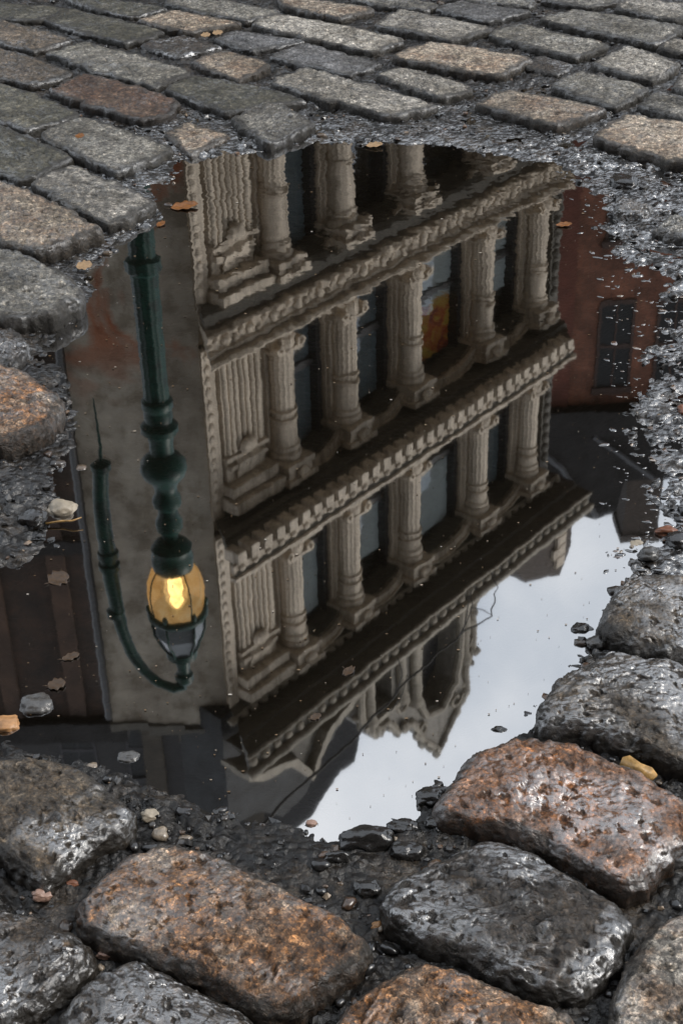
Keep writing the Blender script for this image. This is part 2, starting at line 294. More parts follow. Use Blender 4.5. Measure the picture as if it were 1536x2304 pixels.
# ------------------------------------------------------------------ stone outlines (photo pixels) : kind, top height, outline, label
def q(*p): return list(p)
STONES = [
 # far left field
 ('olive', .030, q((-60,2),(166,22),(78,48),(-70,38)), 'olive grey cobblestone in the top left corner of the street'),
 ('olive', .030, q((130,-12),(380,20),(295,40),(170,10)), 'dark mossy cobblestone cut by the top edge, second from the left corner'),
 ('grey', .030, q((385,-12),(640,27),(552,50),(372,10)), 'grey cobblestone at the top edge just left of the middle'),
 ('tan', .032, q((625,-10),(850,22),(762,44),(640,16)), 'tan cobblestone with a sloping broken end at the middle of the top edge'),
 ('olive', .030, q((160,22),(370,73),(285,101),(98,48)), 'smooth olive brown cobblestone below the mossy one at the top left'),
 ('tan', .034, q((395,25),(542,54),(425,76),(308,47)), 'small tan wedge shaped cobblestone with two leaf scraps at its foot'),
 ('brown', .030, q((-20,42),(168,92),(75,118),(-40,90)), 'brownish grey cobblestone at the left edge under the corner stone'),
 ('grey', .030, q((195,97),(433,164),(350,200),(106,122)), 'long grey cobblestone with mossy left end behind the reddish brown one'),
 ('dark', .020, q((415,80),(497,107),(400,132),(312,102)), 'sunken dark wet cobblestone between an olive and a tan stone at the upper left'),
 ('blue', .026, q((530,70),(690,94),(565,116),(478,89)), 'narrow slate grey cobblestone under the tan wedge stone'),
 ('light', .032, q((640,35),(915,90),(835,119),(563,57)), 'long light grey cobblestone running down to the right at the top centre'),
 ('tan', .032, q((505,113),(614,148),(535,183),(430,141)), 'short cream tan cobblestone left of the blue grey one'),
 ('blue', .028, q((680,99),(855,143),(785,169),(602,131)), 'blue grey cobblestone in the upper centre beside the short cream one'),
 ('brown', .032, q((-30,100),(168,165),(72,193),(-40,170)), 'brown cobblestone at the left edge, third down from the top corner'),
 ('redbrown', .034, q((205,167),(414,236),(318,274),(106,206)), 'reddish brown cobblestone with a pale lower corner in the upper left field'),
 ('olive', .032, q((435,171),(690,226),(505,256),(370,201)), 'long mossy green cobblestone behind the overhanging stone at the puddle'),
 ('grey', .034, q((608,226),(712,282),(606,327),(520,272)), 'grey cobblestone with a dark undercut face overhanging the far rim of the puddle'),
 ('light', .034, q((690,156),(985,240),(870,263),(602,186)), 'large pale grey cobblestone directly behind the far rim of the puddle'),
 ('olive', .032, q((-30,178),(185,260),(65,297),(-40,262)), 'dark olive cobblestone at the left edge, fourth down from the corner'),
 ('grey', .036, q((185,265),(395,338),(262,388),(88,309)), 'large grey cobblestone with a small orange leaf on it left of the puddle tip'),
 ('tan', .020, q((420,277),(520,308),(428,349),(368,298)), 'small worn tan cobblestone sunk in gravel at the far left rim'),
 ('olive', .034, q((-30,273),(168,358),(52,407),(-40,378)), 'dull grey cobblestone at the left edge, fifth down from the corner'),
 ('light', .040, q((165,377),(355,460),(245,511),(72,417)), 'speckled pale green grey cobblestone at the upper left shore'),
 ('tan', .040, q((-20,399),(235,522),(85,573),(-60,520)), 'large orange tan cobblestone at the left edge by the upper shore'),
 ('grey', .042, q((-40,546),(120,600),(206,672),(110,715),(15,732),(-60,690)), 'grey domed cobblestone with a ragged tip at the left shore'),
 ('dark', .020, q((-30,726),(35,740),(78,780),(40,826),(-40,810)), 'small sunken black cobblestone at the left edge between two domed stones'),
 ('rust', .044, q((-30,812),(70,850),(140,895),(150,930),(90,980),(10,1010),(-60,985)), 'rough orange brown cobblestone with white grains at the left shore'),
 # far right field
 ('grey', .028, q((800,-14),(985,10),(957,26),(790,4)), 'grey cobblestone cut by the top edge right of the middle'),
 ('blue', .030, q((1040,5),(1195,27),(1095,50),(977,21)), 'bluish wet cobblestone with a reddish chip at its right end'),
 ('light', .032, q((900,25),(1112,64),(1020,92),(838,57)), 'light grey cobblestone beside the bluish one at the upper right centre'),
 ('grey', .030, q((1020,-16),(1205,4),(1190,17),(1010,1)), 'thin sliver of grey cobblestone at the top edge above the bluish one'),
 ('grey', .030, q((1240,-18),(1420,-4),(1335,18),(1218,3)), 'grey cobblestone cut by the top edge on the right'),
 ('light', .032, q((1425,-4),(1600,20),(1520,47),(1378,20)), 'pale cobblestone in the top right corner'),
 ('grey', .032, q((1290,25),(1545,62),(1470,101),(1214,45)), 'very long grey cobblestone below the top right corner stone'),
 ('tan', .036, q((960,95),(1198,132),(1118,173),(880,132)), 'flat cream cobblestone with rusty edges in the upper right field'),
 ('grey', .032, q((1165,56),(1366,102),(1288,132),(1098,81)), 'grey cobblestone just behind the flat cream one'),
 ('light', .030, q((900,152),(1068,201),(985,224),(848,171)), 'small light cobblestone below the flat cream one'),
 ('dark', .018, q((1215,127),(1290,147),(1255,171),(1168,151)), 'small sunken charcoal cobblestone right of the flat cream one'),
 ('light', .034, q((1410,105),(1534,144),(1470,183),(1332,146)), 'almost square pale cobblestone near the right edge'),
 ('grey', .034, q((1310,161),(1464,202),(1385,245),(1238,195)), 'grey cobblestone below the almost square pale one'),
 ('tan', .036, q((1140,205),(1362,246),(1255,289),(1070,236)), 'pinkish tan cobblestone with a dark lower edge behind the gravel shore'),
 ('light', .030, q((1510,86),(1590,100),(1570,128),(1476,110)), 'light cobblestone sliver at the right edge above the almost square one'),
 ('light', .030, q((1532,168),(1600,190),(1560,220),(1510,194)), 'light cobblestone fragment at the right edge below the almost square one'),
 ('grey', .034, q((1480,207),(1600,240),(1545,276),(1434,238)), 'grey cobblestone at the right edge above the large tan block'),
 ('tan', .040, q((1400,261),(1620,292),(1560,377),(1332,312)), 'large tan cobblestone block at the right edge beside the gravel shore'),
 ('wet', .016, q((1390,442),(1470,465),(1450,492),(1380,478)), 'low wet grey cobblestone half sunk in the right shore mud'),
 ('grey', .024, q((1505,487),(1580,500),(1570,545),(1467,521)), 'small grey cobblestone at the right edge beside the shore mud'),
 # near stones
 ('wet', .040, q((1343,1392),(1385,1322),(1412,1296),(1480,1290),(1570,1300),(1620,1480),(1480,1468),(1400,1442),(1355,1428)), 'grey brown wet cobblestone rising from the water at the right edge'),
 ('wet', .046, q((1205,1602),(1245,1532),(1300,1500),(1370,1468),(1440,1475),(1570,1510),(1600,1748),(1500,1716),(1420,1682),(1290,1650),(1215,1636)), 'wet silvery cobblestone with mossy streaks at the right shore'),
 ('pink', .050, q((968,1826),(995,1772),(1050,1702),(1130,1665),(1230,1665),(1330,1690),(1450,1750),(1550,1802),(1570,1890),(1480,1952),(1450,1990),(1400,2000),(1340,1970),(1250,1912),(1130,1872),(1010,1852)), 'glossy orange and pink cobblestone at the lower right shore'),
 ('dark', .046, q((850,2030),(893,1980),(1008,1920),(1078,1886),(1193,1910),(1298,1978),(1393,2030),(1432,2080),(1408,2150),(1330,2240),(1268,2246),(1143,2205),(1068,2157),(933,2125),(868,2080)), 'black wet cobblestone below the glossy orange and pink one'),
 ('rust', .046, q((720,2330),(768,2276),(818,2236),(893,2182),(958,2164),(1048,2186),(1168,2240),(1310,2300),(1300,2420),(720,2420)), 'rust brown cobblestone cut by the bottom edge right of the middle'),
 ('pale', .044, q((1362,2290),(1398,2178),(1433,2126),(1488,2072),(1560,2055),(1660,2080),(1660,2430),(1380,2430)), 'grey cobblestone with a pale lichen patch in the bottom right corner'),
 ('rust', .050, q((156,2042),(200,2000),(280,1932),(350,1898),(410,1895),(500,1926),(600,1976),(700,2030),(790,2086),(835,2128),(820,2165),(740,2220),(640,2292),(575,2280),(415,2192),(325,2156),(225,2112),(168,2072)), 'big orange brown cobblestone with a pale right end at the bottom left'),
 ('wet', .048, q((-50,1720),(60,1703),(150,1716),(220,1750),(275,1800),(312,1826),(300,1868),(225,1902),(140,1962),(105,1992),(60,1978),(0,1925),(-50,1900)), 'domed grey brown cobblestone at the left edge below the puddle'),
 ('dark', .036, q((-60,2038),(60,2050),(150,2086),(215,2132),(213,2170),(150,2236),(70,2292),(-60,2335)), 'dark wet cobblestone at the bottom left edge'),
 ('dark', .036, q((118,2300),(175,2222),(240,2178),(310,2160),(400,2198),(500,2248),(590,2304),(600,2420),(100,2420)), 'dark wet cobblestone cut by the bottom edge at the left'),
]
def outline(px, z, it=3, rat=0.16):
    P = np.array([ground_at(a, b, z) for a, b in px])
    for k in range(it):
        rr = rat if k == 0 else 0.25
        Qn = np.roll(P, -1, 0); P = np.stack([P*(1 - rr) + Qn*rr, P*rr + Qn*(1 - rr)], 1).reshape(-1, 2)
    return P
def poly_dist(P, pts):
    """distance to polygon boundary, negative inside"""
    x, y = pts[:, 0], pts[:, 1]; best = np.full(len(pts), 1e9); ins = np.zeros(len(pts), bool)
    for i in range(len(P)):
        a, b = P[i - 1], P[i]; e = b - a; l2 = (e*e).sum() + 1e-12
        tt = np.clip(((x - a[0])*e[0] + (y - a[1])*e[1])/l2, 0, 1)
        d = (x - a[0] - tt*e[0])**2 + (y - a[1] - tt*e[1])**2; best = np.minimum(best, d)
        c = ((a[1] > y) != (b[1] > y)); xi = a[0] + (y - a[1])*e[0]/(e[1] if abs(e[1]) > 1e-12 else 1e-12); ins ^= c & (x < xi)
    d = np.sqrt(best); return np.where(ins, -d, d)
# the paving goes on beyond the photographed patch in the same slanting courses
def project(x, y, z):
    a_, b_, c_ = x, y*math.cos(TH) - (z - H)*math.sin(TH), y*math.sin(TH) + (z - H)*math.cos(TH)   # right, forward, up
    u_, v_ = F*a_/b_, F*c_/b_
    return (768 + u_*CR + v_*SR, 1152 - (-u_*SR + v_*CR))
_have = [np.array([ground_at(a, b, .02) for a, b in st_[2]]) for st_ in STONES]
_rg = np.random.default_rng(12); _dir = R_(-24); _ux, _uy = np.array([math.cos(_dir), math.sin(_dir)]), np.array([-math.sin(_dir), math.cos(_dir)])
for r_ in range(-30, 44):
    t_ = -3.2 + .2*_rg.random()
    while t_ < 3.2:
        ln = .23 + .09*_rg.random(); wd = .15; c_ = _ux*(t_ + ln/2) + _uy*(r_*.172) + np.array([0, 2.2]); t_ += ln + .025
        if not (.72 < c_[1] < 5.6 and abs(c_[0]) < .36*c_[1] + .55): continue
        cr = [c_ + _ux*(sx*ln/2) + _uy*(sy*wd/2) + _rg.normal(size=2)*.006 for sx, sy in ((-1, 1), (1, 1), (1, -1), (-1, -1))]
        pq = [project(p[0], p[1], .02) for p in cr]
        if all(q_[0] < -25 for q_ in pq) or all(q_[0] > 1561 for q_ in pq) or all(q_[1] < -14 for q_ in pq) or all(q_[1] > 2330 for q_ in pq):
            probe = np.array(cr + [c_, (cr[0] + cr[1])/2, (cr[2] + cr[3])/2, (cr[0] + cr[3])/2, (cr[1] + cr[2])/2])
            if all(poly_dist(P_, probe).min() > .012 and poly_dist(np.array(cr), P_).min() > .008 for P_ in _have if np.hypot(*(P_.mean(0) - c_)) < .9):
                STONES.append((['grey', 'grey', 'light', 'olive', 'tan', 'brown', 'blue'][_rg.integers(7)], .03, pq, 'plain cobblestone of the surrounding street outside the photographed patch')); _have.append(np.array(cr))
STONE_POLYS = []
GROUP = 'granite cobblestones of the street'
for si, (kind, top, px, lab) in enumerate(STONES):
    near = min(p[1] for p in px) > 1200; top = top*(.72 if near else .85 if min(p[1] for p in px) > 380 else .62); mid = min(p[1] for p in px) > 380
    P = outline(px, top*.8, 3, 0.07 if len(px) == 4 else 0.15); c = P.mean(0)
    if len(px) == 4: P = c + (P - c)*1.06
    STONE_POLYS.append(P); d = P - c; ang = np.arctan2(d[:, 1], d[:, 0]); rad = np.hypot(d[:, 0], d[:, 1]); o = np.argsort(ang); ang, rad = ang[o], rad[o]
    ns, nr = (260, 92) if near else (170, 56) if mid else (130, 40)
    extra = lab.startswith('plain cobblestone of')
    if extra: ns, nr = (120, 36) if near else (90, 26)
    # spread the spokes evenly along the outline
    al = np.linspace(-math.pi, math.pi, 1441)[:-1]; rl = np.interp(al, ang, rad, period=2*math.pi)
    bx = np.stack([rl*np.cos(al), rl*np.sin(al)], 1); seg = np.hypot(*(np.roll(bx, -1, 0) - bx).T); cum = np.concatenate([[0], np.cumsum(seg)])
    th = np.interp(np.arange(ns)/ns*cum[-1], cum, np.concatenate([al, [math.pi]]))
    R = np.interp(th, ang, rad, period=2*math.pi)
    sd_ = si*3.17
    e1 = np.stack([np.cos(th)*R, np.sin(th)*R, 0*th], 1)
    R = R*(1 + (.05 if near else .075)*fbm(e1, 20, 3, .55, seed=sd_) + 0.018*fbm(e1, 90, 3, seed=sd_))
    er = 0.016 if near else 0.011 if mid else 0.008
    k = np.linspace(0, 1, nr); rho = 1 - (1 - k)**1.45; rho[0] = 0.012
    XY = np.stack([rho[:, None]*np.cos(th)*R, rho[:, None]*np.sin(th)*R], -1)
    dist = (1 - rho)[:, None]*R[None, :]
    q1 = np.clip(1 - dist/er, 0, 1); drop = er*1.15*(1 - np.sqrt(np.clip(1 - q1*q1, 0, 1)))
    dome = (0.008 if near else 0.006 if mid else 0.003)
    z = top + dome*(1 - rho[:, None]**2)*np.ones_like(dist) - drop
    pts = np.concatenate([XY.reshape(-1, 2), z.reshape(-1, 1)], 1)
    q3 = pts + np.array([c[0], c[1], 0]) + sd_
    A = 1.0 if near else 0.9 if mid else 0.8
    ca_, sa_ = math.cos(si*1.7), math.sin(si*1.7)
    rot = np.stack([q3[:, 0]*ca_ - q3[:, 1]*sa_, (q3[:, 0]*sa_ + q3[:, 1]*ca_)*1.9, q3[:, 2]], 1)
    warp = rot + 0.012*np.stack([fbm(rot, 40, 2, seed=1 + sd_), fbm(rot, 40, 2, seed=7 + sd_), 0*rot[:, 0]], 1)
    bil = 0.0; am_ = 1.0; qq = warp*(24.0 if near else 30.0)
    for _ in range(4): bil = bil + am_*np.minimum(np.abs(perlin(qq))*1.9, 1.0); am_ *= .5; qq = qq*2.07 + 5.3
    bil = bil/1.6
    worn = .22 + .95*np.clip(.5 + 1.5*fbm(q3, 10, 2, .5, seed=sd_ + 13), 0, 1)
    pit = np.clip(fbm(q3, 75, 3, .6, seed=sd_ + 2) - .18, 0, 1)
    hgt = (0.0055 if near else .006 if mid else .0045)*fbm(q3, 11, 3, .5, seed=sd_) + (0.0058 if near else .0070 if mid else .0065)*worn*(bil - .45) + (0.0006 if near else .0011)*fbm(q3, 150, 2, .6, True, seed=sd_ + 9) + (0.0005 if near else .001)*fbm(q3, 280, 2, .6) - 0.005*pit
    hgt = hgt*A*np.clip(np.repeat(1 - 0.35*q1.reshape(-1, order='C'), 1), .5, 1)
    pts[:, 2] += hgt
    wob = 0.0035*fbm(q3, 60, 3, .6, seed=sd_ + 3)*q1.reshape(-1)
    rn = np.hypot(pts[:, 0], pts[:, 1]) + 1e-6; pts[:, 0] += pts[:, 0]/rn*wob; pts[:, 1] += pts[:, 1]/rn*wob
    G = pts.reshape(nr, ns, 3)
    edge = G[-1].copy(); sk = []
    for kk in range(1, 8):
        f_ = kk/7; rr = edge.copy(); zz = (edge[:, 2] - .002)*(1 - f_) - .05*f_; rr[:, 2] = np.minimum(edge[:, 2] - .001*kk, zz)
        gq = rr + np.array([c[0], c[1], 0]) + sd_; g_ = 1.004 - .05*f_ + .05*fbm(gq, 45, 3, .6)*min(1, 3*f_); rr[:, :2] *= g_[:, None]; sk.append(rr)
    G = np.concatenate([G, np.stack(sk)], 0)
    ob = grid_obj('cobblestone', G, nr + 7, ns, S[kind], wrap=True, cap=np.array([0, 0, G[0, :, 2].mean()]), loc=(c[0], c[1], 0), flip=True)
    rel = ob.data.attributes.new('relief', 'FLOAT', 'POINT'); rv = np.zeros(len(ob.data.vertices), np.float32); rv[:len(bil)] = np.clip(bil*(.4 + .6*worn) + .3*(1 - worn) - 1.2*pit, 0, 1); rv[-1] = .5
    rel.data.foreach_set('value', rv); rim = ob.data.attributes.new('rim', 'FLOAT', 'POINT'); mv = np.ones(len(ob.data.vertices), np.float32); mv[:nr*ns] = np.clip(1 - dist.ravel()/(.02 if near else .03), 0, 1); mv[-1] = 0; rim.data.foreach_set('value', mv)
    tag(ob, lab, 'cobblestone', GROUP)

# ------------------------------------------------------------------ ground and puddle basin
SHORE = [(430,357),(520,347),(600,332),(700,318),(800,324),(900,326),(1000,330),(1080,345),(1150,360),(1240,375),(1290,400),(1350,440),(1370,480),(1330,510),(1385,540),(1420,600),(1490,640),(1510,700),(1490,780),(1440,840),(1430,930),(1400,980),(1450,1010),(1450,1060),(1470,1120),(1450,1200),(1400,1280),(1370,1310),(1330,1400),(1310,1480),(1230,1545),(1195,1620),(1130,1655),(1050,1690),(990,1770),(945,1820),(880,1850),(800,1855),(720,1892),(690,1850),(600,1832),(500,1815),(430,1790),(340,1760),(290,1715),(200,1700),(100,1690),(0,1650),(-90,1620),(-90,1290),(60,1285),(125,1225),(110,1150),(165,1050),(150,960),(170,890),(120,820),(90,790),(130,750),(180,700),(230,660),(200,620),(250,560),(330,520),(370,475),(345,430),(395,385)]
SP = outline(SHORE, 0.0, 1, .2)
rows, cols = 980, 1000
Yv = 0.62*np.exp(np.linspace(0, math.log(6.4/0.62), rows)); tv = np.linspace(-1, 1, cols)
def half_w(y): return 0.42*y + 0.62
def frame_w(y): return 0.36*y + 0.22
XX = tv[None, :]*half_w(Yv)[:, None]; YY = np.repeat(Yv[:, None], cols, 1)
pts = np.stack([XX.ravel(), YY.ravel()], 1)
sdist = poly_dist(SP, pts); p3 = np.concatenate([pts, np.zeros((len(pts), 1))], 1)
right = np.clip((pts[:, 0]/frame_w(pts[:, 1])*1.35 - 0.45)/0.35, 0, 1)*np.clip((pts[:, 1] - 1.25)/0.3, 0, 1)     # the long shallow muddy shore
lowl = np.clip((-pts[:, 0]/frame_w(pts[:, 1])*1.3 - 0.1)/0.5, 0, 1)*np.clip((1.5 - pts[:, 1])/0.25, 0, 1)
s_in = (0.15 + .3*np.clip(-sdist/.05, 0, 1))*(1 - right) + 0.09*right; s_in = s_in*(1 - .45*lowl)
right = right*np.clip(1 - (pts[:, 0] - frame_w(pts[:, 1])*.92)/.12, .15, 1)
hin = np.maximum(sdist*s_in, -0.035); hout = np.minimum(sdist*(0.17*(1 - right) + 0.03*right), 0.0065) - 0.003*np.clip((sdist - .05)/.1, 0, 1)
h = np.where(sdist < 0, hin, hout) - 0.0015 - 0.003*(sdist < .01)*np.clip((1.9 - pts[:, 1])/.3, 0, 1)
nearj = np.clip((1.25 - pts[:, 1])/0.15, 0, 1); h += 0.0045*nearj*(sdist > 0)*np.clip(sdist/0.03, 0, 1)
amp = 0.55 + 0.45*np.clip((sdist + 0.08)/0.08, 0, 1)
bl = np.minimum(np.abs(perlin(p3*34 + .4*perlin(p3*20)[:, None]))*2, 1) + .5*np.minimum(np.abs(perlin(p3*75 + 3))*2, 1) - .55
wm_ = .25 + .95*np.clip(.5 + 1.6*fbm(p3, 7, 3, .55, seed=21), 0, 1)
h += amp*(0.0050*fbm(p3, 14, 4, .6) + 0.0060*bl*wm_ + (0.0009 + .0012*(1 - wm_))*fbm(p3, 120, 3, .65))
ground = grid_obj('ground', np.concatenate([pts, h[:, None]], 1).reshape(rows, cols, 3), rows, cols, MUD)
fl = ground.data.attributes.new('film', 'FLOAT', 'POINT'); farsh = np.clip((pts[:, 1] - 2.3)/.6, 0, 1)*np.clip(1 - sdist/.55, 0, 1)
fl.data.foreach_set('value', np.clip(.16*np.clip((pts[:, 1] - 1.0)/.8, .25, 1) + .84*right*np.clip(1 - sdist/.45, .3, 1) + .6*farsh, 0, .95).astype(np.float32)*(h > -.0015))
tag(ground, 'wet black mud and grit between the cobblestones and under the puddle', None, kind='structure')
# water sheet
wx0, wx1, wy0, wy1 = -0.85, 0.85, 0.75, 3.6
puddle = mesh_obj('puddle', [(-.5, wy0, 0), (.5, wy0, 0), (1.25, wy1, 0), (-1.25, wy1, 0)], [(0, 1, 2, 3)], WATER, smooth=False)
tag(puddle, 'still dark puddle mirroring the buildings, the lamp and the sky', None, kind='structure')
# the street beyond the detailed patch: one sheet of setts to the horizon
def street_mat():
    m, t, b, N, L = new_mat('street_setts'); tc = N('ShaderNodeTexCoord'); V = tc.outputs['Object']
    bk = N('ShaderNodeTexBrick'); L(V, bk.inputs['Vector']); bk.inputs['Scale'].default_value = 1.0; bk.inputs['Brick Width'].default_value = 0.3; bk.inputs['Row Height'].default_value = 0.17
    bk.inputs['Mortar Size'].default_value = 0.018; bk.inputs['Mortar Smooth'].default_value = 0.6; bk.inputs['Color1'].default_value = (0.15, 0.145, 0.135, 1); bk.inputs['Color2'].default_value = (0.24, 0.215, 0.185, 1); bk.inputs['Mortar'].default_value = (0.03, 0.027, 0.024, 1)
    n = noise(N, L, V, 60, 5, .65); r = ramp(N, [(0.3, (.6, .6, .6)), (.7, (1.3, 1.3, 1.3))]); L(n.outputs['Fac'], r.inputs['Fac'])
    L(mixc(N, L, 1.0, bk.outputs['Color'], r.outputs[0], 'MULTIPLY'), b.inputs['Base Color']); b.inputs['Roughness'].default_value = 0.4
    iv = N('ShaderNodeMath'); iv.operation = 'MULTIPLY_ADD'; iv.inputs[1].default_value = -3.0; L(bk.outputs['Fac'], iv.inputs[0]); L(n.outputs['Fac'], iv.inputs[2])
    bm = N('ShaderNodeBump'); bm.inputs['Distance'].default_value = 0.01; L(iv.outputs[0], bm.inputs['Height']); L(bm.outputs[0], b.inputs['Normal'])
    return m
STREET = street_mat()
y0, y1 = float(Yv[0]) + .01, float(Yv[-1]) - .01; a, b2 = half_w(y0) - .005, half_w(y1) - .005; Bg = 400.0
street = mesh_obj('street', [(-a, y0, .012), (a, y0, .012), (b2, y1, .012), (-b2, y1, .012), (-Bg, -Bg, .012), (Bg, -Bg, .012), (Bg, Bg, .012), (-Bg, Bg, .012)],
                  [(0, 4, 5, 1), (1, 5, 6, 2), (2, 6, 7, 3), (3, 7, 4, 0)], STREET, smooth=False)
tag(street, 'cobbled street stretching away around the puddle', None, kind='structure')

# ------------------------------------------------------------------ gravel: small grit in the joints and along the shores (one uncountable mass)
def ground_z(x, y):
    i = np.clip(np.searchsorted(Yv, y), 0, rows - 1); j = np.clip(np.round((x/half_w(Yv[i]) + 1)/2*(cols - 1)).astype(int), 0, cols - 1)
    return h.reshape(rows, cols)[i, j]
bm = bmesh.new(); bmesh.ops.create_icosphere(bm, subdivisions=1, radius=1.0); ICO_V = np.array([v.co[:] for v in bm.verts]); ICO_F = np.array([[v.index for v in f.verts] for f in bm.faces]); bm.free()
def scatter(n, seed):
    rg = np.random.default_rng(seed); y = 0.85*np.exp(rg.random(n)*math.log(4.7/0.85)); x = (rg.random(n)*2 - 1)*(0.30*y + .2)
    s = (0.0014 + 0.0050*rg.random(n)**3.0)*(0.75 + 0.16*y)
    keep = np.ones(n, bool); P2 = np.stack([x, y], 1)
    for P in STONE_POLYS: keep &= poly_dist(P, P2) > -0.002
    dd = poly_dist(SP, P2); fade = np.where(dd < 0, np.exp(dd/0.03), 1.0); patch = fbm(np.concatenate([P2, np.zeros((n, 1))], 1), 9, 3) + .35
    rgt = np.clip((x/frame_w(y)*1.35 - 0.45)/0.35, 0, 1); fade = np.maximum(fade, np.where(dd < 0, np.exp(dd/0.11)*rgt, 0))
    keep &= rg.random(n) < fade*np.clip(patch*1.6, .12, 1)
    return x[keep], y[keep], s[keep]
gx, gy, gs = scatter(15000, 21)
gz = ground_z(gx, gy); nv = len(ICO_V); rg = np.random.default_rng(9)
VV = np.empty((len(gx), nv, 3))
for k in range(len(gx)):
    d = ICO_V*(1 + 0.3*rg.normal(size=(nv, 1)))*np.array([1, .6 + .5*rg.random(), .45 + .35*rg.random()])*gs[k]
    a_ = rg.random()*6.283; ca, sa = math.cos(a_), math.sin(a_)
    VV[k] = np.stack([d[:, 0]*ca - d[:, 1]*sa + gx[k], d[:, 0]*sa + d[:, 1]*ca + gy[k], d[:, 2] + gz[k] + gs[k]*.15], 1)
FF = (ICO_F[None] + (np.arange(len(gx))*nv)[:, None, None]).reshape(-1, 3)
def gravel_mat():
    m, t, b, N, L = new_mat('wet_grit'); g = N('ShaderNodeNewGeometry')
    r = ramp(N, [(0.0, (0.008, 0.0075, 0.007)), (0.6, (0.016, 0.015, 0.014)), (0.85, (0.04, 0.036, 0.032)), (0.95, (0.13, 0.07, 0.035)), (0.995, (0.36, 0.28, 0.2))]); L(g.outputs['Random Per Island'], r.inputs['Fac'])
    L(r.outputs[0], b.inputs['Base Color']); b.inputs['Roughness'].default_value = 0.35; b.inputs['Specular IOR Level'].default_value = 0.45; b.inputs['Coat Weight'].default_value = .25; b.inputs['Coat IOR'].default_value = 2.0; b.inputs['Coat Roughness'].default_value = .12
    return m
me = bpy.data.meshes.new('gravel'); me.from_pydata(VV.reshape(-1, 3).tolist(), [], FF.tolist()); me.materials.append(gravel_mat())
gravel = bpy.data.objects.new('gravel', me); COL.objects.link(gravel); tag(gravel, 'dark wet grit scattered in the joints and along the shore', None, kind='stuff')

# rounder shingle of mixed colours pressed into the mud
hx, hy, hs = scatter(3400, 77); hs = hs*1.5 + .0012; bm = bmesh.new(); bmesh.ops.create_icosphere(bm, subdivisions=2, radius=1.0); I2V = np.array([v.co[:] for v in bm.verts]); I2F = np.array([[v.index for v in f.verts] for f in bm.faces]); bm.free()
hz = ground_z(hx, hy); VV = []; rg = np.random.default_rng(19)
for k in range(len(hx)):
    d = I2V*(1 + .42*fbm(I2V + k*3.1, 1.2, 2))[:, None]*np.array([1, .55 + .4*rg.random(), .4 + .3*rg.random()])*hs[k]; a_ = rg.random()*6.283; ca, sa = math.cos(a_), math.sin(a_)
    VV.append(np.stack([d[:, 0]*ca - d[:, 1]*sa + hx[k], d[:, 0]*sa + d[:, 1]*ca + hy[k], d[:, 2] + hz[k] + hs[k]*.1], 1))
VV = np.concatenate(VV); FF = (I2F[None] + (np.arange(len(hx))*len(I2V))[:, None, None]).reshape(-1, 3)
def shingle_mat():
    m, t, b, N, L = new_mat('mixed_shingle'); g = N('ShaderNodeNewGeometry'); tc = N('ShaderNodeTexCoord'); n = noise(N, L, tc.outputs['Object'], 300, 3, .6); rn = ramp(N, [(.35, (.6, .6, .6)), (.65, (1.3, 1.3, 1.3))]); L(n.outputs['Fac'], rn.inputs['Fac'])
    r = ramp(N, [(0.0, (.012, .012, .012)), (.5, (.02, .018, .017)), (.7, (.045, .038, .031)), (.84, (.075, .04, .022)), (.94, (.12, .088, .06)), (.99, (.26, .21, .155))]); L(g.outputs['Random Per Island'], r.inputs['Fac']); L(mixc(N, L, 1.0, r.outputs[0], rn.outputs[0], 'MULTIPLY'), b.inputs['Base Color'])
    b.inputs['Roughness'].default_value = .3; b.inputs['Coat Weight'].default_value = .25; b.inputs['Coat IOR'].default_value = 1.9; b.inputs['Coat Roughness'].default_value = .1
    return m
o = mesh_obj('shingle', VV, FF.tolist(), shingle_mat()); tag(o, 'mixed brown, grey and tan shingle pressed into the joints', None, kind='stuff')

# glossy chips added along the right waterline to stand in for water glints
def chips(n, box, seed, dens):
    rg = np.random.default_rng(seed); out_ = []
    while len(out_) < n:
        px, py = box[0] + rg.random()*(box[2] - box[0]), box[1] + rg.random()*(box[3] - box[1])
        if rg.random() > dens(px, py): continue
        g = ground_at(px, py)
        if all(poly_dist(P, g[None])[0] > .004 for P in STONE_POLYS if abs(P[:, 0].mean() - g[0]) < .3 and abs(P[:, 1].mean() - g[1]) < .4): out_.append((g[0], g[1], px, py))
    return out_
CH = chips(420, (1230, 400, 1560, 1290), 5, lambda x, y: np.clip((x - (1285 + 130*math.sin((y - 420)/870*2.6)) + 60)/150, 0, 1)*np.clip(.55 + 1.6*fbm(np.array([[x/90, y/45, 0]]), 1, 2)[0], .05, 1))
VV, FF = [], []; rg = np.random.default_rng(41)
for k, (x, y, px, py) in enumerate(CH):
    r = (.0013 + .0048*rg.random()**2.6)*(.62 + .26*y); d = I2V*(1 + .4*fbm(I2V + k*2.3, 1.1, 2))[:, None]*np.array([1.3, .45 + .4*rg.random(), .16 + .14*rg.random()])*r; a_ = rg.normal()*.8; ca, sa = math.cos(a_), math.sin(a_)
    VV.append(np.stack([d[:, 0]*ca - d[:, 1]*sa + x, d[:, 0]*sa + d[:, 1]*ca + y, d[:, 2] + max(float(ground_z(np.array([x]), np.array([y]))[0]) + .1*r, -.05*r)], 1))
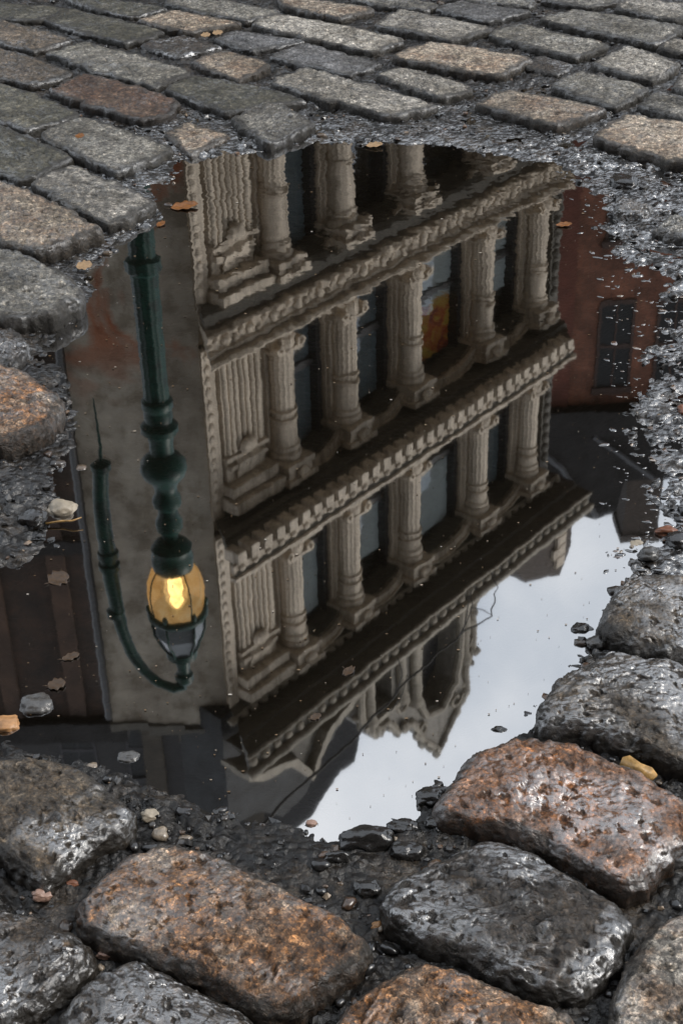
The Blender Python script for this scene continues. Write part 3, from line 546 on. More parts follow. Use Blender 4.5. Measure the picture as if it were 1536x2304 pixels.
def chip_mat():
    m, t, b, N, L = new_mat('glossy_glint_chips'); g = N('ShaderNodeNewGeometry'); r = ramp(N, [(0.0, (.008, .0075, .007)), (.7, (.025, .022, .019)), (.9, (.10, .05, .025)), (1.0, (.2, .15, .1))]); L(g.outputs['Random Per Island'], r.inputs['Fac']); L(r.outputs[0], b.inputs['Base Color'])
    b.inputs['Roughness'].default_value = .2; b.inputs['Coat Weight'].default_value = 1; b.inputs['Coat IOR'].default_value = 2.4; b.inputs['Coat Roughness'].default_value = .12
    return m
o = mesh_obj('glint_chips', np.concatenate(VV), (I2F[None] + (np.arange(len(CH))*len(I2V))[:, None, None]).reshape(-1, 3).tolist(), chip_mat()); tag(o, 'small glossy chips added for water glints along the broken waterline', None, kind='stuff')

# fine floating debris on the water
rg = np.random.default_rng(31); n = 1900; y = 1.0*np.exp(rg.random(n)*math.log(3.3/1.0)); x = (rg.random(n)*2 - 1)*(0.235*y + .05)
k = (poly_dist(SP, np.stack([x, y], 1)) < -.005) & (ground_z(x, y) < -.002) & (rg.random(n) < .35 + .65*np.clip(fbm(np.stack([x, y, 0*x], 1), 6, 2) + .4, 0, 1)); x, y = x[k], y[k]; VV, FF = [], []
for i in range(len(x)):
    r = (.0003 + .0008*rg.random()**3)*(.7 + .35*y[i]); a0 = rg.random()*6.28; b0 = len(VV); st_ = 1 + 1.2*rg.random()
    for q_ in range(5): VV.append((x[i] + r*st_*math.cos(a0 + q_*1.2566), y[i] + r*math.sin(a0 + q_*1.2566), .0012))
    VV.append((x[i], y[i], .0002)); FF.append((b0, b0 + 1, b0 + 2, b0 + 3, b0 + 4)); FF += [(b0 + (q_ + 1) % 5, b0 + q_, b0 + 5) for q_ in range(5)]
def speck_mat():
    m, t, b, N, L = new_mat('floating_specks'); g = N('ShaderNodeNewGeometry'); r = ramp(N, [(0.0, (.05, .035, .02)), (.5, (.14, .08, .03)), (.8, (.3, .22, .14)), (1.0, (.5, .46, .4))]); L(g.outputs['Random Per Island'], r.inputs['Fac']); L(r.outputs[0], b.inputs['Base Color']); b.inputs['Roughness'].default_value = .5
    return m
o = mesh_obj('floating_debris', VV, FF, speck_mat(), smooth=False); tag(o, 'fine pale specks floating on the puddle', None, kind='stuff')

# ------------------------------------------------------------------ pebbles, leaves, twigs
PM = {
 'black': plain_mat('black_wet_pebble', (0.02, 0.019, 0.018), .16, .4, 120, .002, spec=.8), 'grey': plain_mat('grey_wet_pebble', (0.075, 0.072, 0.068), .22, .35, 140, .002, spec=.7),
 'cream': plain_mat('cream_pebble', (0.34, 0.29, 0.22), .45, .2, 90, .002), 'red': plain_mat('red_brown_pebble', (0.19, 0.08, 0.045), .3, .3, 120, .002),
 'amber': plain_mat('amber_pebble', (0.40, 0.21, 0.09), .35, .3, 90, .002), 'pink': plain_mat('pink_pebble', (0.33, 0.21, 0.16), .35, .25, 100, .002),
 'leaf_orange': plain_mat('orange_leaf', (0.20, 0.075, 0.014), .4, .45, 130, .001), 'leaf_tan': plain_mat('tan_leaf', (0.34, 0.22, 0.115), .5, .3, 130, .001), 'leaf_brown': plain_mat('brown_leaf', (0.055, 0.03, 0.012), .4, .4, 130, .001),
 'wood': plain_mat('wet_wood_chip', (0.42, 0.25, 0.085), .35, .55, 120, .002),
}
bm = bmesh.new(); bmesh.ops.create_icosphere(bm, subdivisions=4, radius=1.0); I4V = np.array([v.co[:] for v in bm.verts]); I4F = [[v.index for v in f.verts] for f in bm.faces]; bm.free()
def px_size(px, py, z=0.0):
    a0 = ground_at(px, py, z); return math.hypot(a0[0], a0[1] )and math.sqrt(a0[0]**2 + a0[1]**2 + H*H)/F
def pebble(px, py, wpx, hpx, mat, label, rot=0.0, lift=0.0, name='pebble', group='pebbles around the puddle', flat=0.55, z=None):
    c = ground_at(px, py); s = px_size(px, py); dep = math.asin(H/math.sqrt(c[0]**2 + c[1]**2 + H*H))
    rx = wpx*s/2; ry = max(hpx*s/2/math.sin(dep)*.75, rx*.45); rz = rx*flat
    sd_ = px*.013 + py*.017
    n1 = fbm(I4V, 1.1, 3, .5, seed=sd_); V = I4V*(1 + .34*n1 + .05*fbm(I4V, 5, 2, seed=sd_))[:, None]
    V = np.sign(V)*np.abs(V)**.9*np.array([rx, ry, rz])
    gz0 = float(ground_z(np.array([c[0]]), np.array([c[1]]))[0]); zz = (max(gz0, -0.006) + rz*.35 if z is None else z) + lift
    o = mesh_obj(name, V, I4F, PM[mat], None, True, (c[0], c[1], zz)); o.rotation_euler = (0, 0, R_(rot))
    return tag(o, label, 'pebble' if name == 'pebble' else 'rock', group)
for a in [
 (138,1146,72,44,'cream','cream angular pebble in the left shore mud, the palest stone there'), (76,1178,64,40,'black','shiny black pebble just left below the cream angular one'),
 (14,1630,56,44,'amber','amber pebble with a pale side at the left edge of the water'), (84,1586,76,52,'grey','half sunken grey pebble in the left shallows'),
 (290,1702,54,34,'grey','grey pebble with a bright wet cap in the lower left shallows'), (1306,1413,52,28,'black','flat black pebble standing in the sky reflection nearest the right cobblestone'),
 (1341,1453,46,30,'grey','speckled grey pebble touching the right cobblestone in the water'), (1121,1641,44,20,'black','thin black pebble poking out of the sky reflection above the glossy orange stone'),
 (1186,1606,24,22,'black','tiny black pebble at the tip of the silvery wet cobblestone'), (848,1831,28,22,'black','round black pebble in the sky reflection near the bottom shore'),
 (898,1831,16,14,'black','tiniest black pebble in the sky reflection beside the round one'), (1496,1198,44,22,'red','red brown pebble at the right edge of the shore'),
 (1522,1224,54,40,'black','black pebble at the right edge just below the red brown one'), (1432,1221,30,22,'cream','cream pebble in the wet grit of the right shore'),
 (1456,1258,48,28,'grey','grey pebble above the wet cobblestone at the right edge'), (826,2018,58,40,'black','glossy black pebble left of the black wet cobblestone'),
 (758,1950,56,24,'black','flat black pebble in the mud above the big orange brown stone'), (1335,1986,22,18,'cream','small cream pebble squeezed between the pink and the black cobblestones'),
 (98,2036,44,24,'pink','pinkish pebble between the two left edge cobblestones'), (162,2206,30,24,'amber','beige pebble in the joint between the two dark bottom stones'),
 (243,2164,40,22,'pink','pale pink pebble under the big orange brown cobblestone'), (166,2008,26,17,'red','reddish pebble at the left tip of the big orange brown cobblestone'),
 (1534,930,24,24,'red','orange red pebble on the right edge of the mud'), (700,1852,30,18,'pink','pinkish pebble in the mud below the dark water'),
 (340,1852,42,26,'cream','pale pebble in the mud right of the domed left stone'), (848,2098,26,20,'amber','orange chip in the joint beside the black wet cobblestone'),
 (1310,2264,34,26,'grey','grey pebble below the lower tip of the black wet cobblestone'), (1366,2205,46,36,'grey','wet grey pebble between the black and the lichen patched cobblestones'),
 (1438,1975,26,18,'cream','cream pebble right of the lower tip of the pink cobblestone'), (1522,1945,66,60,'grey','dull grey pebble below the pink cobblestone at the right edge'),
]: pebble(*a)
for a in [
 (966,1800,56,50,'black','black knobbly rock clinging to the left tip of the glossy orange stone'), (826,1906,116,60,'black','largest black rock in the mud at the bottom shore'),
 (914,1932,74,44,'black','wet black rock right of the largest black shore rock'), (906,1872,76,44,'black','small black rock at the water line behind the largest one'),
 (985,1875,62,34,'black','low black rock between the bottom shore and the orange stone'), (1400,418,60,30,'black','small black rock on the muddy far right shore'),
]: pebble(*a, name='rock', group='dark rocks along the bottom shore' if a[1] > 1000 else None, flat=.45)

def leaf(px, py, wpx, hpx, mat, label, rot, z=0.003, curl=.25, group='fallen leaves around the puddle'):
    c = ground_at(px, py, z); s = px_size(px, py); dep = math.asin(H/math.sqrt(c[0]**2 + c[1]**2 + H*H)); Lx = wpx*s/2; Ly = max(hpx*s/2/math.sin(dep), Lx*.28)
    n, m = 17, 9; rg = np.random.default_rng(int(px*7 + py)); P = np.zeros((n, m, 3))
    for i in range(n):
        t = i/(n - 1)*2 - 1; wd = (1 - t*t)**.62*(1 + .18*math.sin(9*t + px)) + .02
        for j in range(m):
            u = j/(m - 1)*2 - 1
            P[i, j] = (t*Lx, u*wd*Ly, curl*Lx*(.5*u*u*wd + .35*t*t) + .02*Lx*math.sin(7*t + 4*u + px) + (.03*Lx if abs(u) < .2 else 0))
    bot = P.copy(); bot[:, :, 2] -= .0008
    V = np.concatenate([P.reshape(-1, 3), bot.reshape(-1, 3)]); k = n*m; FC = []
    for i in range(n - 1):
        for j in range(m - 1):
            a_ = i*m + j; FC += [(a_, a_ + m, a_ + m + 1, a_ + 1), (k + a_, k + a_ + 1, k + a_ + m + 1, k + a_ + m)]
    for i in range(n - 1):
        a_ = i*m; FC.append((a_, k + a_, k + a_ + m, a_ + m)); a_ = i*m + m - 1; FC.append((a_, a_ + m, k + a_ + m, k + a_))
    o = mesh_obj('leaf', V, FC, PM[mat], None, True, (c[0], c[1], z)); o.rotation_euler = (R_(6), R_(-5), R_(rot)); o.scale = (.8, .8, .8)
    st = MB().tube([(-Lx*1.0, 0, .0015), (-Lx*1.25, .05*Lx, .003), (-Lx*1.5, .02*Lx, .004)], [.0007, .0006, .0005], 6); st.build('stem', PM['leaf_brown'], o, True)
    return tag(o, label, 'leaf', group)
for a in [
 (190,598,44,18,'leaf_tan','cream tan leaf scrap on the mud at the upper left shore',8,.012), (415,465,76,16,'leaf_orange','bright orange leaf floating below the speckled pale stone',10,.002),
 (362,504,24,12,'leaf_orange','small orange leaf floating at the foot of the speckled pale stone',-20,.002), (1268,506,44,9,'leaf_orange','thin orange leaf floating over the red brick reflection',0,.002),
 (842,327,46,10,'leaf_tan','tan leaf stranded on the far rim of the puddle',0,.004), (128,1540,50,26,'leaf_brown','curled brown leaf in the shallow water at the lower left',15,.002),
 (710,1613,34,14,'leaf_brown','dull brown leaf floating on the dark lower reflection',30,.001), (784,1510,30,26,'leaf_brown','brown leaf lying on the water over the cornice reflection',-40,.001),
 (180,306,24,9,'leaf_orange','tiny orange leaf lying on a grey cobblestone',0,.047), (463,79,26,8,'leaf_tan','pale leaf scrap at the foot of the tan wedge stone',10,.02),
 (490,74,28,8,'leaf_tan','pinkish leaf scrap right of the other one by the tan wedge stone',15,.02),  (132,1302,60,34,'leaf_brown','broad dull brown leaf in the dark water left of the lamp',40,.001),
 (160,1478,50,16,'leaf_brown','brown leaf under the lamp crook reflection at the left',25,.001),
]: leaf(*a)
# wood chip and twig
c = ground_at(1437, 1718, .03); wc = MB(); wc.prism([(-.019, -.006), (-.012, -.0075), (.004, -.006), (.017, -.0075), (.02, .001), (.012, .006), (0, .0048), (-.014, .0075), (-.0195, .002)], 0, .006, 'z')
o = wc.build('wood_chip', PM['wood'], None, True, (c[0], c[1], .022)); o.rotation_euler = (R_(22), R_(10), R_(-30)); tag(o, 'yellow brown wood chip lying beside the glossy orange cobblestone', 'wood chip')
P = [ground_at(*p) for p in ((105, 1184), (140, 1181), (165, 1183), (186, 1178))]
o = MB().tube([(p[0], p[1], .004 + .002*i) for i, p in enumerate(P)], [.0018, .0016, .0013, .0009], 8).build('twig', PM['wood'], None, True); tag(o, 'thin yellowish twig lying in the water under the cream angular pebble', 'twig')

# ------------------------------------------------------------------ the corner building
def facade_mat(name, base, dirt, dirt_amt=.5, rough=.65):
    m, t, b, N, L = new_mat(name); tc = N('ShaderNodeTexCoord'); V = tc.outputs['Object']
    n1 = noise(N, L, V, 3.0, 6, .65); mp = N('ShaderNodeMapping'); mp.inputs['Scale'].default_value = (9, 9, .7); L(V, mp.inputs['Vector'])
    n2 = noise(N, L, mp.outputs[0], 1.0, 5, .6); n3 = noise(N, L, V, 30, 5, .65)
    r1 = ramp(N, [(.35, tuple(c*.85 for c in base)), (.65, tuple(c*1.1 for c in base))]); L(n1.outputs['Fac'], r1.inputs['Fac'])
    r2 = ramp(N, [(.42, 0.0), (.72, 1.0)]); L(n2.outputs['Fac'], r2.inputs['Fac']); s = N('ShaderNodeMath'); s.operation = 'MULTIPLY'; s.inputs[1].default_value = dirt_amt; L(r2.outputs[0], s.inputs[0])
    c = mixc(N, L, s.outputs[0], r1.outputs[0], dirt)
    r3 = ramp(N, [(.3, (.7, .7, .7)), (.6, (1.08, 1.08, 1.08))]); L(n3.outputs['Fac'], r3.inputs['Fac']); c = mixc(N, L, 1.0, c, r3.outputs[0], 'MULTIPLY')
    L(c, b.inputs['Base Color']); b.inputs['Roughness'].default_value = rough
    bm = N('ShaderNodeBump'); bm.inputs['Strength'].default_value = .5; bm.inputs['Distance'].default_value = .02; L(n3.outputs['Fac'], bm.inputs['Height']); L(bm.outputs[0], b.inputs['Normal'])
    return m
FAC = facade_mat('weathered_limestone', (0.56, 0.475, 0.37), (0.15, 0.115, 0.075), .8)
FAC_D = facade_mat('shade_dark_limestone', (0.075, 0.065, 0.048), (0.03, 0.025, 0.018), .5)  # dark copy of the limestone: soffit and spandrel shade put into the colour
FAC_M = facade_mat('grimy_limestone', (0.30, 0.26, 0.20), (0.1, 0.08, 0.055), .6)
FRAME = plain_mat('black_sash_paint', (0.010, 0.010, 0.011), .4, .3, 20)
ROOM = plain_mat('dark_room', (0.012, 0.012, 0.013), .9, .3, 2)
SLATE_B = plain_mat('weathered_roof_slate', (.02, .022, .024), .7, .7, 3, .04, spec=.3)
BLIND = plain_mat('pale_glint_blind', (0.78, 0.82, 0.80), .8, .12, 6, stretch=(1, 1, 6))  # pale tone carries the sky glints of the window panes
BLIND_D = plain_mat('slate_blind', (0.16, 0.2, 0.22), .8, .2, 5, stretch=(6, 1, 1))
def glass_mat():
    m, t, b, N, L = new_mat('window_glass'); t.nodes.remove(b); out = t.nodes['Material Output']
    g = N('ShaderNodeBsdfGlossy'); g.inputs['Roughness'].default_value = .02; g.inputs['Color'].default_value = (.9, .95, 1, 1); tr = N('ShaderNodeBsdfTransparent'); tr.inputs['Color'].default_value = (.92, .95, .95, 1)
    f = N('ShaderNodeFresnel'); f.inputs['IOR'].default_value = 1.9; mx = N('ShaderNodeMixShader'); L(f.outputs[0], mx.inputs[0]); L(tr.outputs[0], mx.inputs[1]); L(g.outputs[0], mx.inputs[2]); L(mx.outputs[0], out.inputs['Surface'])
    return m
GLASS = glass_mat()
def poster_mat():
    m, t, b, N, L = new_mat('orange_stained_panel'); tc = N('ShaderNodeTexCoord'); n = noise(N, L, tc.outputs['Object'], 3.2, 3, .5, dist=1.2)
    r = ramp(N, [(.3, (.28, .02, .01)), (.42, (.62, .09, .015)), (.52, (.75, .3, .03)), (.66, (.75, .5, .06)), (.75, (.3, .03, .01))]); L(n.outputs['Fac'], r.inputs['Fac']); L(r.outputs[0], b.inputs['Base Color']); b.inputs['Roughness'].default_value = .6
    return m
POSTER = poster_mat()
CORNER = (-1.6677, 17.0, 0.0)
bld = empty('corner_building', CORNER, math.pi/2 - AZ)
tag(bld, 'ornate pale stone corner building with rows of round columns, mirrored in the puddle', 'building')
# local frame: x along the facade, -y out towards the street
UEND = 8.35
COLS = [1.40, 2.72, 4.22, 6.06, 7.56]
def column(c, z0, z1, rings):
    r = .178; mb = MB()
    prof = [(r*1.28, z0), (r*1.3, z0 + .1), (r*1.12, z0 + .13), (r*1.05, z0 + .2)]
    mb.lathe(c, 0, prof, 20)
    sh = MB().lathe(c, 0, [(r*.98, z0 + .18), (r, z0 + .5), (r*.96, z1 - .25), (r*.93, z1 - .02)], 64, 16, .06)
    mb.add(sh.V, sh.F)
    for zz in rings:
        mb.lathe(c, 0, [(r*.9, zz - .05), (r*1.14, zz - .03), (r*1.14, zz + .0), (r*.9, zz + .02)], 20)
    if rings:   # plain drum above the upper ring
        mb.lathe(c, 0, [(r*1.03, rings[-1] + .02), (r*1.03, z1 - .18)], 20)
    mb.lathe(c, 0, [(r*.95, z1 - .2), (r*1.2, z1 - .16), (r*1.2, z1 - .10), (r*1.02, z1 - .08), (r*1.26, z1 - .05), (r*1.3, z1 + .02), (r*.9, z1 + .03)], 24)
    return mb.build('column', FAC, bld, 'auto')
def scroll(c, z):
    mb = MB()
    for s in (-1, 1):
        mb.add(*_cyl(c + s*.21, -.22, z, .075, .14)); mb.add(*_cyl(c + s*.21, -.26, z, .03, .18))
    mb.box(c - .23, c + .23, -.21, .1, z + .04, z + .09)
    mb.lathe(c, 0, [(.17, z - .16), (.2, z - .12), (.21, z - .02), (.2, z + .05)], 18)
    for k in range(7): mb.ball((c + .18*math.sin(k*.7 - 2.1), -.18*math.cos(k*.7 - 2.1), z - .09), .04, .04, .07, 6, 5)
    return mb.build('volute', FAC, bld, 'auto')
def _cyl(x, y, z, r, d):
    n = 16; V = [(x + r*math.cos(2*math.pi*k/n), y + (d if e else 0), z + r*math.sin(2*math.pi*k/n)) for e in (0, 1) for k in range(n)]
    return V, [(k, (k + 1) % n, n + (k + 1) % n, n + k) for k in range(n)] + [tuple(range(n))[::-1], tuple(range(n, 2*n))]
def jamb(c, z0, z1):
    mb = MB(); mb.box(c - .20, c + .20, .10, .17, z0, z1); mb.box(c - .225, c + .225, .17, .22, z0, z1); mb.box(c - .20, c + .20, .22, .25, z0, z1)
    mb.box(c - .14, c + .14, .02, .10, z0, z1); mb.box(c - .235, c + .235, .25, .32, z0, z1)
    return mb.build('pier', FAC, bld)
def impost(c, z0, z1):
    mb = MB(); mb.box(c - .24, c + .24, -.28, .4, z0 + .07, z1 - .08); mb.box(c - .30, c + .30, -.34, .4, z1 - .08, z1); mb.box(c - .27, c + .27, -.31, .4, z0, z0 + .07)
    mb.prism([(-.3, z0 + .1), (-.42, z1 - .1), (-.3, z1 - .1)], c - .11, c + .11); mb.ball((c, -.33, z0 + .15), .12, .06, .08)
    return mb.build('impost_block', FAC, bld)
def arch(a, b, zs, rise, ztop, mat_sp):
    """segmental arch between two piers: spandrel slab with curved intrados, and a proud archivolt moulding"""
    n = 18; xm = (a + b)/2; hw = (b - a)/2; Rr = (hw*hw + rise*rise)/(2*rise); cz = zs + rise - Rr
    ar = [(xm + hw*(2*i/n - 1), cz + math.sqrt(max(0, Rr*Rr - (hw*(2*i/n - 1))**2))) for i in range(n + 1)]
    mb = MB(); mb.prism(ar + [(b, ztop), (a, ztop)], .0, .42, 'y'); mb.build('spandrel', mat_sp, bld)
    m2 = MB(); outer = [(x + (x - xm)*.04, z + .11) for x, z in ar]; m2.prism(ar + outer[::-1], -.07, .06, 'y')
    o2 = [(x + (x - xm)*.05, z + .15) for x, z in ar]; m2.prism(outer + o2[::-1], -.11, .03, 'y'); m2.build('archivolt', FAC, bld)
def window(a, b, z0, z1, style):
    fr = MB(); y = .31; t = .05
    fr.box(a, a + t, y, y + .12, z0, z1); fr.box(b - t - .03, b, y - .07, y + .12, z0, z1); fr.box(a + t, b - t - .03, y + .002, y + .11, z0, z0 + .1); fr.box(a + t, b - t - .03, y + .003, y + .11, z1 - .09, z1)
    zm = z0 + (z1 - z0)*.45; fr.box(a + t, b - t - .03, y + .004, y + .1, zm - .045, zm + .045)
    f = fr.build('window', FRAME, bld)
    MB().add([(a + t, y + .05, z0 + .1), (b - t - .03, y + .05, z0 + .1), (b - t - .03, y + .05, z1 - .09), (a + t, y + .05, z1 - .09)], [(0, 1, 2, 3)]).build('pane', GLASS, f)
    xa, xb = a + t, b - t - .03
    kind, k0, k1 = style
    if kind:
        MB().box(xa, xb, y + .075, y + .085, z0 + (z1 - z0)*k0, z0 + (z1 - z0)*k1).build('blind', BLIND if kind == 'p' else BLIND_D, f)
    return f
STY = {0: [('d', .3, 1), ('', 0, 0), ('d', 0, .6), ('', 0, 0)],
       1: [('d', 0, 1), ('d', .1, .9), ('p', .0, .52), ('p', 0, .7)],
       2: [('p', 0, .9), ('p', .25, .8), ('p', .5, .92), ('d', .1, .9)]}
ROWS = [(0, 3.9, 6.42, [5.6]), (1, 7.34, 9.40, [8.72, 8.84]), (2, 10.16, 12.62, [12.14, 12.28])]
for ri, z0, z1, rings in ROWS:
    zb = z1 + .33 if ri else z1 + .26
    vis = {0: 0, 1: 7.72, 2: 10.98}[ri]
    for c in COLS:
        column(c, z0 + (.0 if ri < 2 else .55), z1, rings); jamb(c, z0, zb); impost(c, z1 + .035, zb)
        if vis: scroll(c, vis)
        if ri == 2: MB().box(c - .34, c + .34, -.34, .2, z0, z0 + .55).build('pedestal', FAC, bld)
    edges = COLS
    for bi in range(4):
        a, b = COLS[bi] + .23, COLS[bi + 1] - .23
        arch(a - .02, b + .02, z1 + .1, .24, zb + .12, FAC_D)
        window(a + .002, b - .002, z0 + .05, zb + .1, STY[ri][bi])
        MB().box(a, b, .10, .5, z0 - .02, z0 + .05).build('sill', FAC, bld)
    a, b = COLS[-1] + .27, UEND - .28
    # blind end panel and rope-moulded end pier
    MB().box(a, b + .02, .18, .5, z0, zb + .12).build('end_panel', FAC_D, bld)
    mb = MB(); mb.box(UEND - .27, UEND, .04, .6, z0, zb + .14)
    for k in range(int((zb - z0)/.2)): mb.ball((UEND - .135, .03, z0 + .1 + .2*k), .1, .06, .1, 8, 5)
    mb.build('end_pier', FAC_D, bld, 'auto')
# poster in the third window of the middle row
MB().box(COLS[2] + .29, COLS[3] - .32, .40, .406, 8.5, 9.6).build('stained_panel', POSTER, bld)
# corner pilaster
for ri, z0, z1, rings in ROWS:
    zb = z1 + .33 if ri else z1 + .26
    mb = MB(); mb.prism([(.03, .12), (1.13, .12), (1.13, .6), (.52, .6)], z0, zb + .12, 'z'); mb.box(.27, 1.02, .02, .12, z0, zb)
    n = 6
    for k in range(n + 1): xx = .34 + .6*k/n; mb.lathe(xx, .02, [(.042, z0 + .3), (.042, z1 - .45)], 10)
    mb.box(.22, 1.07, -.06, .1, z0, z0 + .16); mb.box(.25, 1.04, -.03, .1, z0 + .16, z0 + .26); mb.box(.24, 1.05, -.05, .1, z1 - .42, z1 - .36)
    mb.prism([(-.02, z1 - .36), (-.1, z1 - .3), (-.02, z1 - .05)], .42, .86); mb.box(.28, 1.0, -.06, .1, z1 - .28, z1 - .22); mb.box(.2, 1.1, -.16, .1, z1 - .02, z1 + .12); mb.box(.16, 1.12, -.26, .1, z1 + .16, zb)
    mb.ball((.64, -.06, z1 - .5), .16, .08, .12); mb.build('corner_pilaster', FAC, bld, 'auto')
    mb = MB(); mb.prism([(-.02, .03), (.2, .03), (.2, .25), (.17, .25)], z0, zb + .13, 'z')
    for k in range(int((zb - z0)/.17)): mb.ball((.06, .03, z0 + .09 + .17*k), .06, .035, .07, 8, 5)
    mb.build('corner_bead', FAC, bld, 'auto')
def entablature(name, prof, mat, x0=-.02, x1=UEND + .02, rs=1.0): 
    mb = MB().prism(prof, x0, x1); mb.V = [(x + ((y*.62 if y < 0 else y*.92) if x < (x0 + x1)/2 else (y*rs if y < 0 else 0)), y, z) for x, y, z in mb.V]
    return mb.build(name, mat, bld)
# first entablature (between rows 0 and 1)
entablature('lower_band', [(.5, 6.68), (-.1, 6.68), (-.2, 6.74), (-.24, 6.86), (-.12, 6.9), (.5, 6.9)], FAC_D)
entablature('frieze', [(.5, 6.9), (-.02, 6.9), (-.02, 6.95), (-.3, 6.95), (-.33, 6.98), (-.3, 7.0), (-.28, 7.18), (-.33, 7.2), (-.33, 7.24), (.5, 7.24)], FAC, -.02)
mb = MB()
for k in range(36):
    xx = -.12 + k*.224
    if k % 2: mb.ball((xx, -.30, 7.09), .085, .05, .085, 8, 6)
    else:
        mb.ball((xx - .05, -.29, 7.12), .06, .045, .05, 7, 5); mb.ball((xx + .05, -.29, 7.05), .06, .045, .05, 7, 5)
mb.build('frieze_ornament', FAC, bld, True)
entablature('cornice', [(.5, 7.24), (-.30, 7.242), (-.30, 7.27), (-.43, 7.27), (-.46, 7.31), (-.43, 7.35), (.5, 7.35)], FAC, -.02, UEND)
# second cornice with dentils
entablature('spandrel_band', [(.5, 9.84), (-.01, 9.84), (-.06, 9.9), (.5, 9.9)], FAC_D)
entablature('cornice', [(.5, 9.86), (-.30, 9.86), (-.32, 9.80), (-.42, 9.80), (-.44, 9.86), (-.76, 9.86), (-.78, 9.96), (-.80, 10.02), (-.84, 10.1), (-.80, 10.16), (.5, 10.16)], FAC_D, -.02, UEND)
mb = MB(); mb.box(-.56, UEND - .80, -.83, -.77, 9.93, 10.03); mb.box(-.58, UEND - .82, -.88, -.76, 10.1, 10.15)
for k in range(32):
    xx = -.5 + k*.252; mb.box(xx, xx + .15, -.86, -.62, 9.76, 9.93); mb.ball((xx + .075, -.85, 9.99), .06, .035, .045, 7, 5)
mb.build('dentil_course', FAC, bld)
# third: bead line and eaves
entablature('spandrel_band', [(.5, 13.08), (-.02, 13.08), (-.12, 13.1), (-.12, 13.2), (.5, 13.2)], FAC_D)
mb = MB(); mb.box(-.2, UEND + .1, -.16, -.1, 13.1, 13.13)
for k in range(40): mb.ball((-.12 + k*.218, -.15, 13.16), .085, .05, .05, 8, 6)
mb.build('bead_course', FAC_M, bld, True)
entablature('eaves', [(.8, 13.2), (-.4, 13.2), (-.42, 13.16), (-.5, 13.16), (-.52, 13.2), (-.78, 13.2), (-.78, 13.52), (.8, 13.54)], FAC_D, -.02, UEND + .15, 0.0)
mb = MB(); mb.box(-.52, UEND + .16, -.82, -.76, 13.2, 13.25); mb.box(-.54, UEND + .17, -.88, -.75, 13.46, 13.55)
for k in range(36): mb.ball((-.42 + k*.25, -.785, 13.35), .085, .06, .075, 8, 6)
mb.build('eaves_ornament', FAC_M, bld, True)
# body of the wedge-shaped block behind the facade
def body(z0, z1): 
    return [(.84, .9), (UEND, .9), (UEND + 1.0, 8.5), (6.6, 7.0)]
MB().prism(body(0, 0), 0.0, 13.4, 'z').build('rear_block', ROOM, bld)
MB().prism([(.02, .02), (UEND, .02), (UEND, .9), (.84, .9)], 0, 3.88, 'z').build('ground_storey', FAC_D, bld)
for zz in (6.7, 9.88, 13.1): MB().box(.84, UEND - .02, .5, .9, zz - .4 if zz > 7 else zz - .2, zz + .35).build('floor_beam', ROOM, bld)
# corner pediment above the eaves
ped = MB(); ped.prism([(-.2, 13.55), (2.3, 13.55), (2.0, 14.0), (1.5, 14.2), (1.15, 14.75), (.8, 14.2), (.1, 14.0)], -.35, .0, 'y'); ped.prism([(.55, 13.6), (1.7, 13.6), (1.12, 14.3)], -.42, -.35, 'y')
ped.build('pediment', FAC_D, bld)
mb = MB(); mb.prism([(-.25, 13.9), (.1, 14.08), (.8, 14.28), (1.15, 14.85), (1.5, 14.28), (2.05, 14.08), (2.4, 13.9), (2.4, 14.0), (2.1, 14.2), (1.6, 14.4), (1.15, 15.0), (.7, 14.4), (.05, 14.2), (-.25, 14.0)], -.5, .05, 'y'); mb.build('pediment_moulding', FAC_M, bld)
MB().prism([(.1, 13.5), (3.3, 13.5), (3.2, 15.1), (2.75, 15.5), (2.3, 15.75), (1.9, 16.3), (1.3, 16.4), (.8, 15.9), (.1, 15.7)], .35, 1.3, 'y').build('mansard_roof', SLATE_B, bld)
# the big dormer with twin windows
DW = MB()
DW.prism([(2.65, 13.55), (2.98, 13.55), (2.98, 14.95), (3.42, 14.95), (3.42, 13.55), (4.15, 13.55), (4.15, 15.3), (4.35, 15.8), (4.75, 15.95), (5.1, 15.6), (5.2, 15.2), (5.2, 13.55), (5.65, 13.55), (5.7, 15.3), (5.5, 15.6), (5.55, 16.1), (5.15, 16.5), (4.75, 16.95), (4.3, 16.45), (3.95, 15.8), (3.55, 15.75), (3.3, 15.35), (2.9, 15.35), (2.65, 15.0)], -.25, .25, 'y')
DW.build('dormer_wall', facade_mat('grey_limestone', (.2, .18, .15), (.07, .06, .045), .6), bld)
mb = MB()
for xx in (2.8, 3.62, 4.0, 5.42):
    mb.lathe(xx, -.3, [(.13, 13.55), (.13, 13.7), (.09, 13.75), (.085, 14.9 if xx < 3.7 else 15.2), (.14, 15.0 if xx < 3.7 else 15.3), (.14, 15.1 if xx < 3.7 else 15.4)], 12)
rgd = np.random.default_rng(2); oc = [(2.62, 13.6), (2.62, 14.6), (2.64, 15.0), (2.9, 15.36), (3.3, 15.36), (3.55, 15.77), (3.95, 15.82), (4.3, 16.47), (4.75, 16.97), (5.15, 16.52), (5.56, 16.12), (5.52, 15.62), (5.72, 15.3), (5.68, 14.6), (5.68, 13.6)]
mb.tube([(x, -.27, z) for x, z in oc], .07, 8)
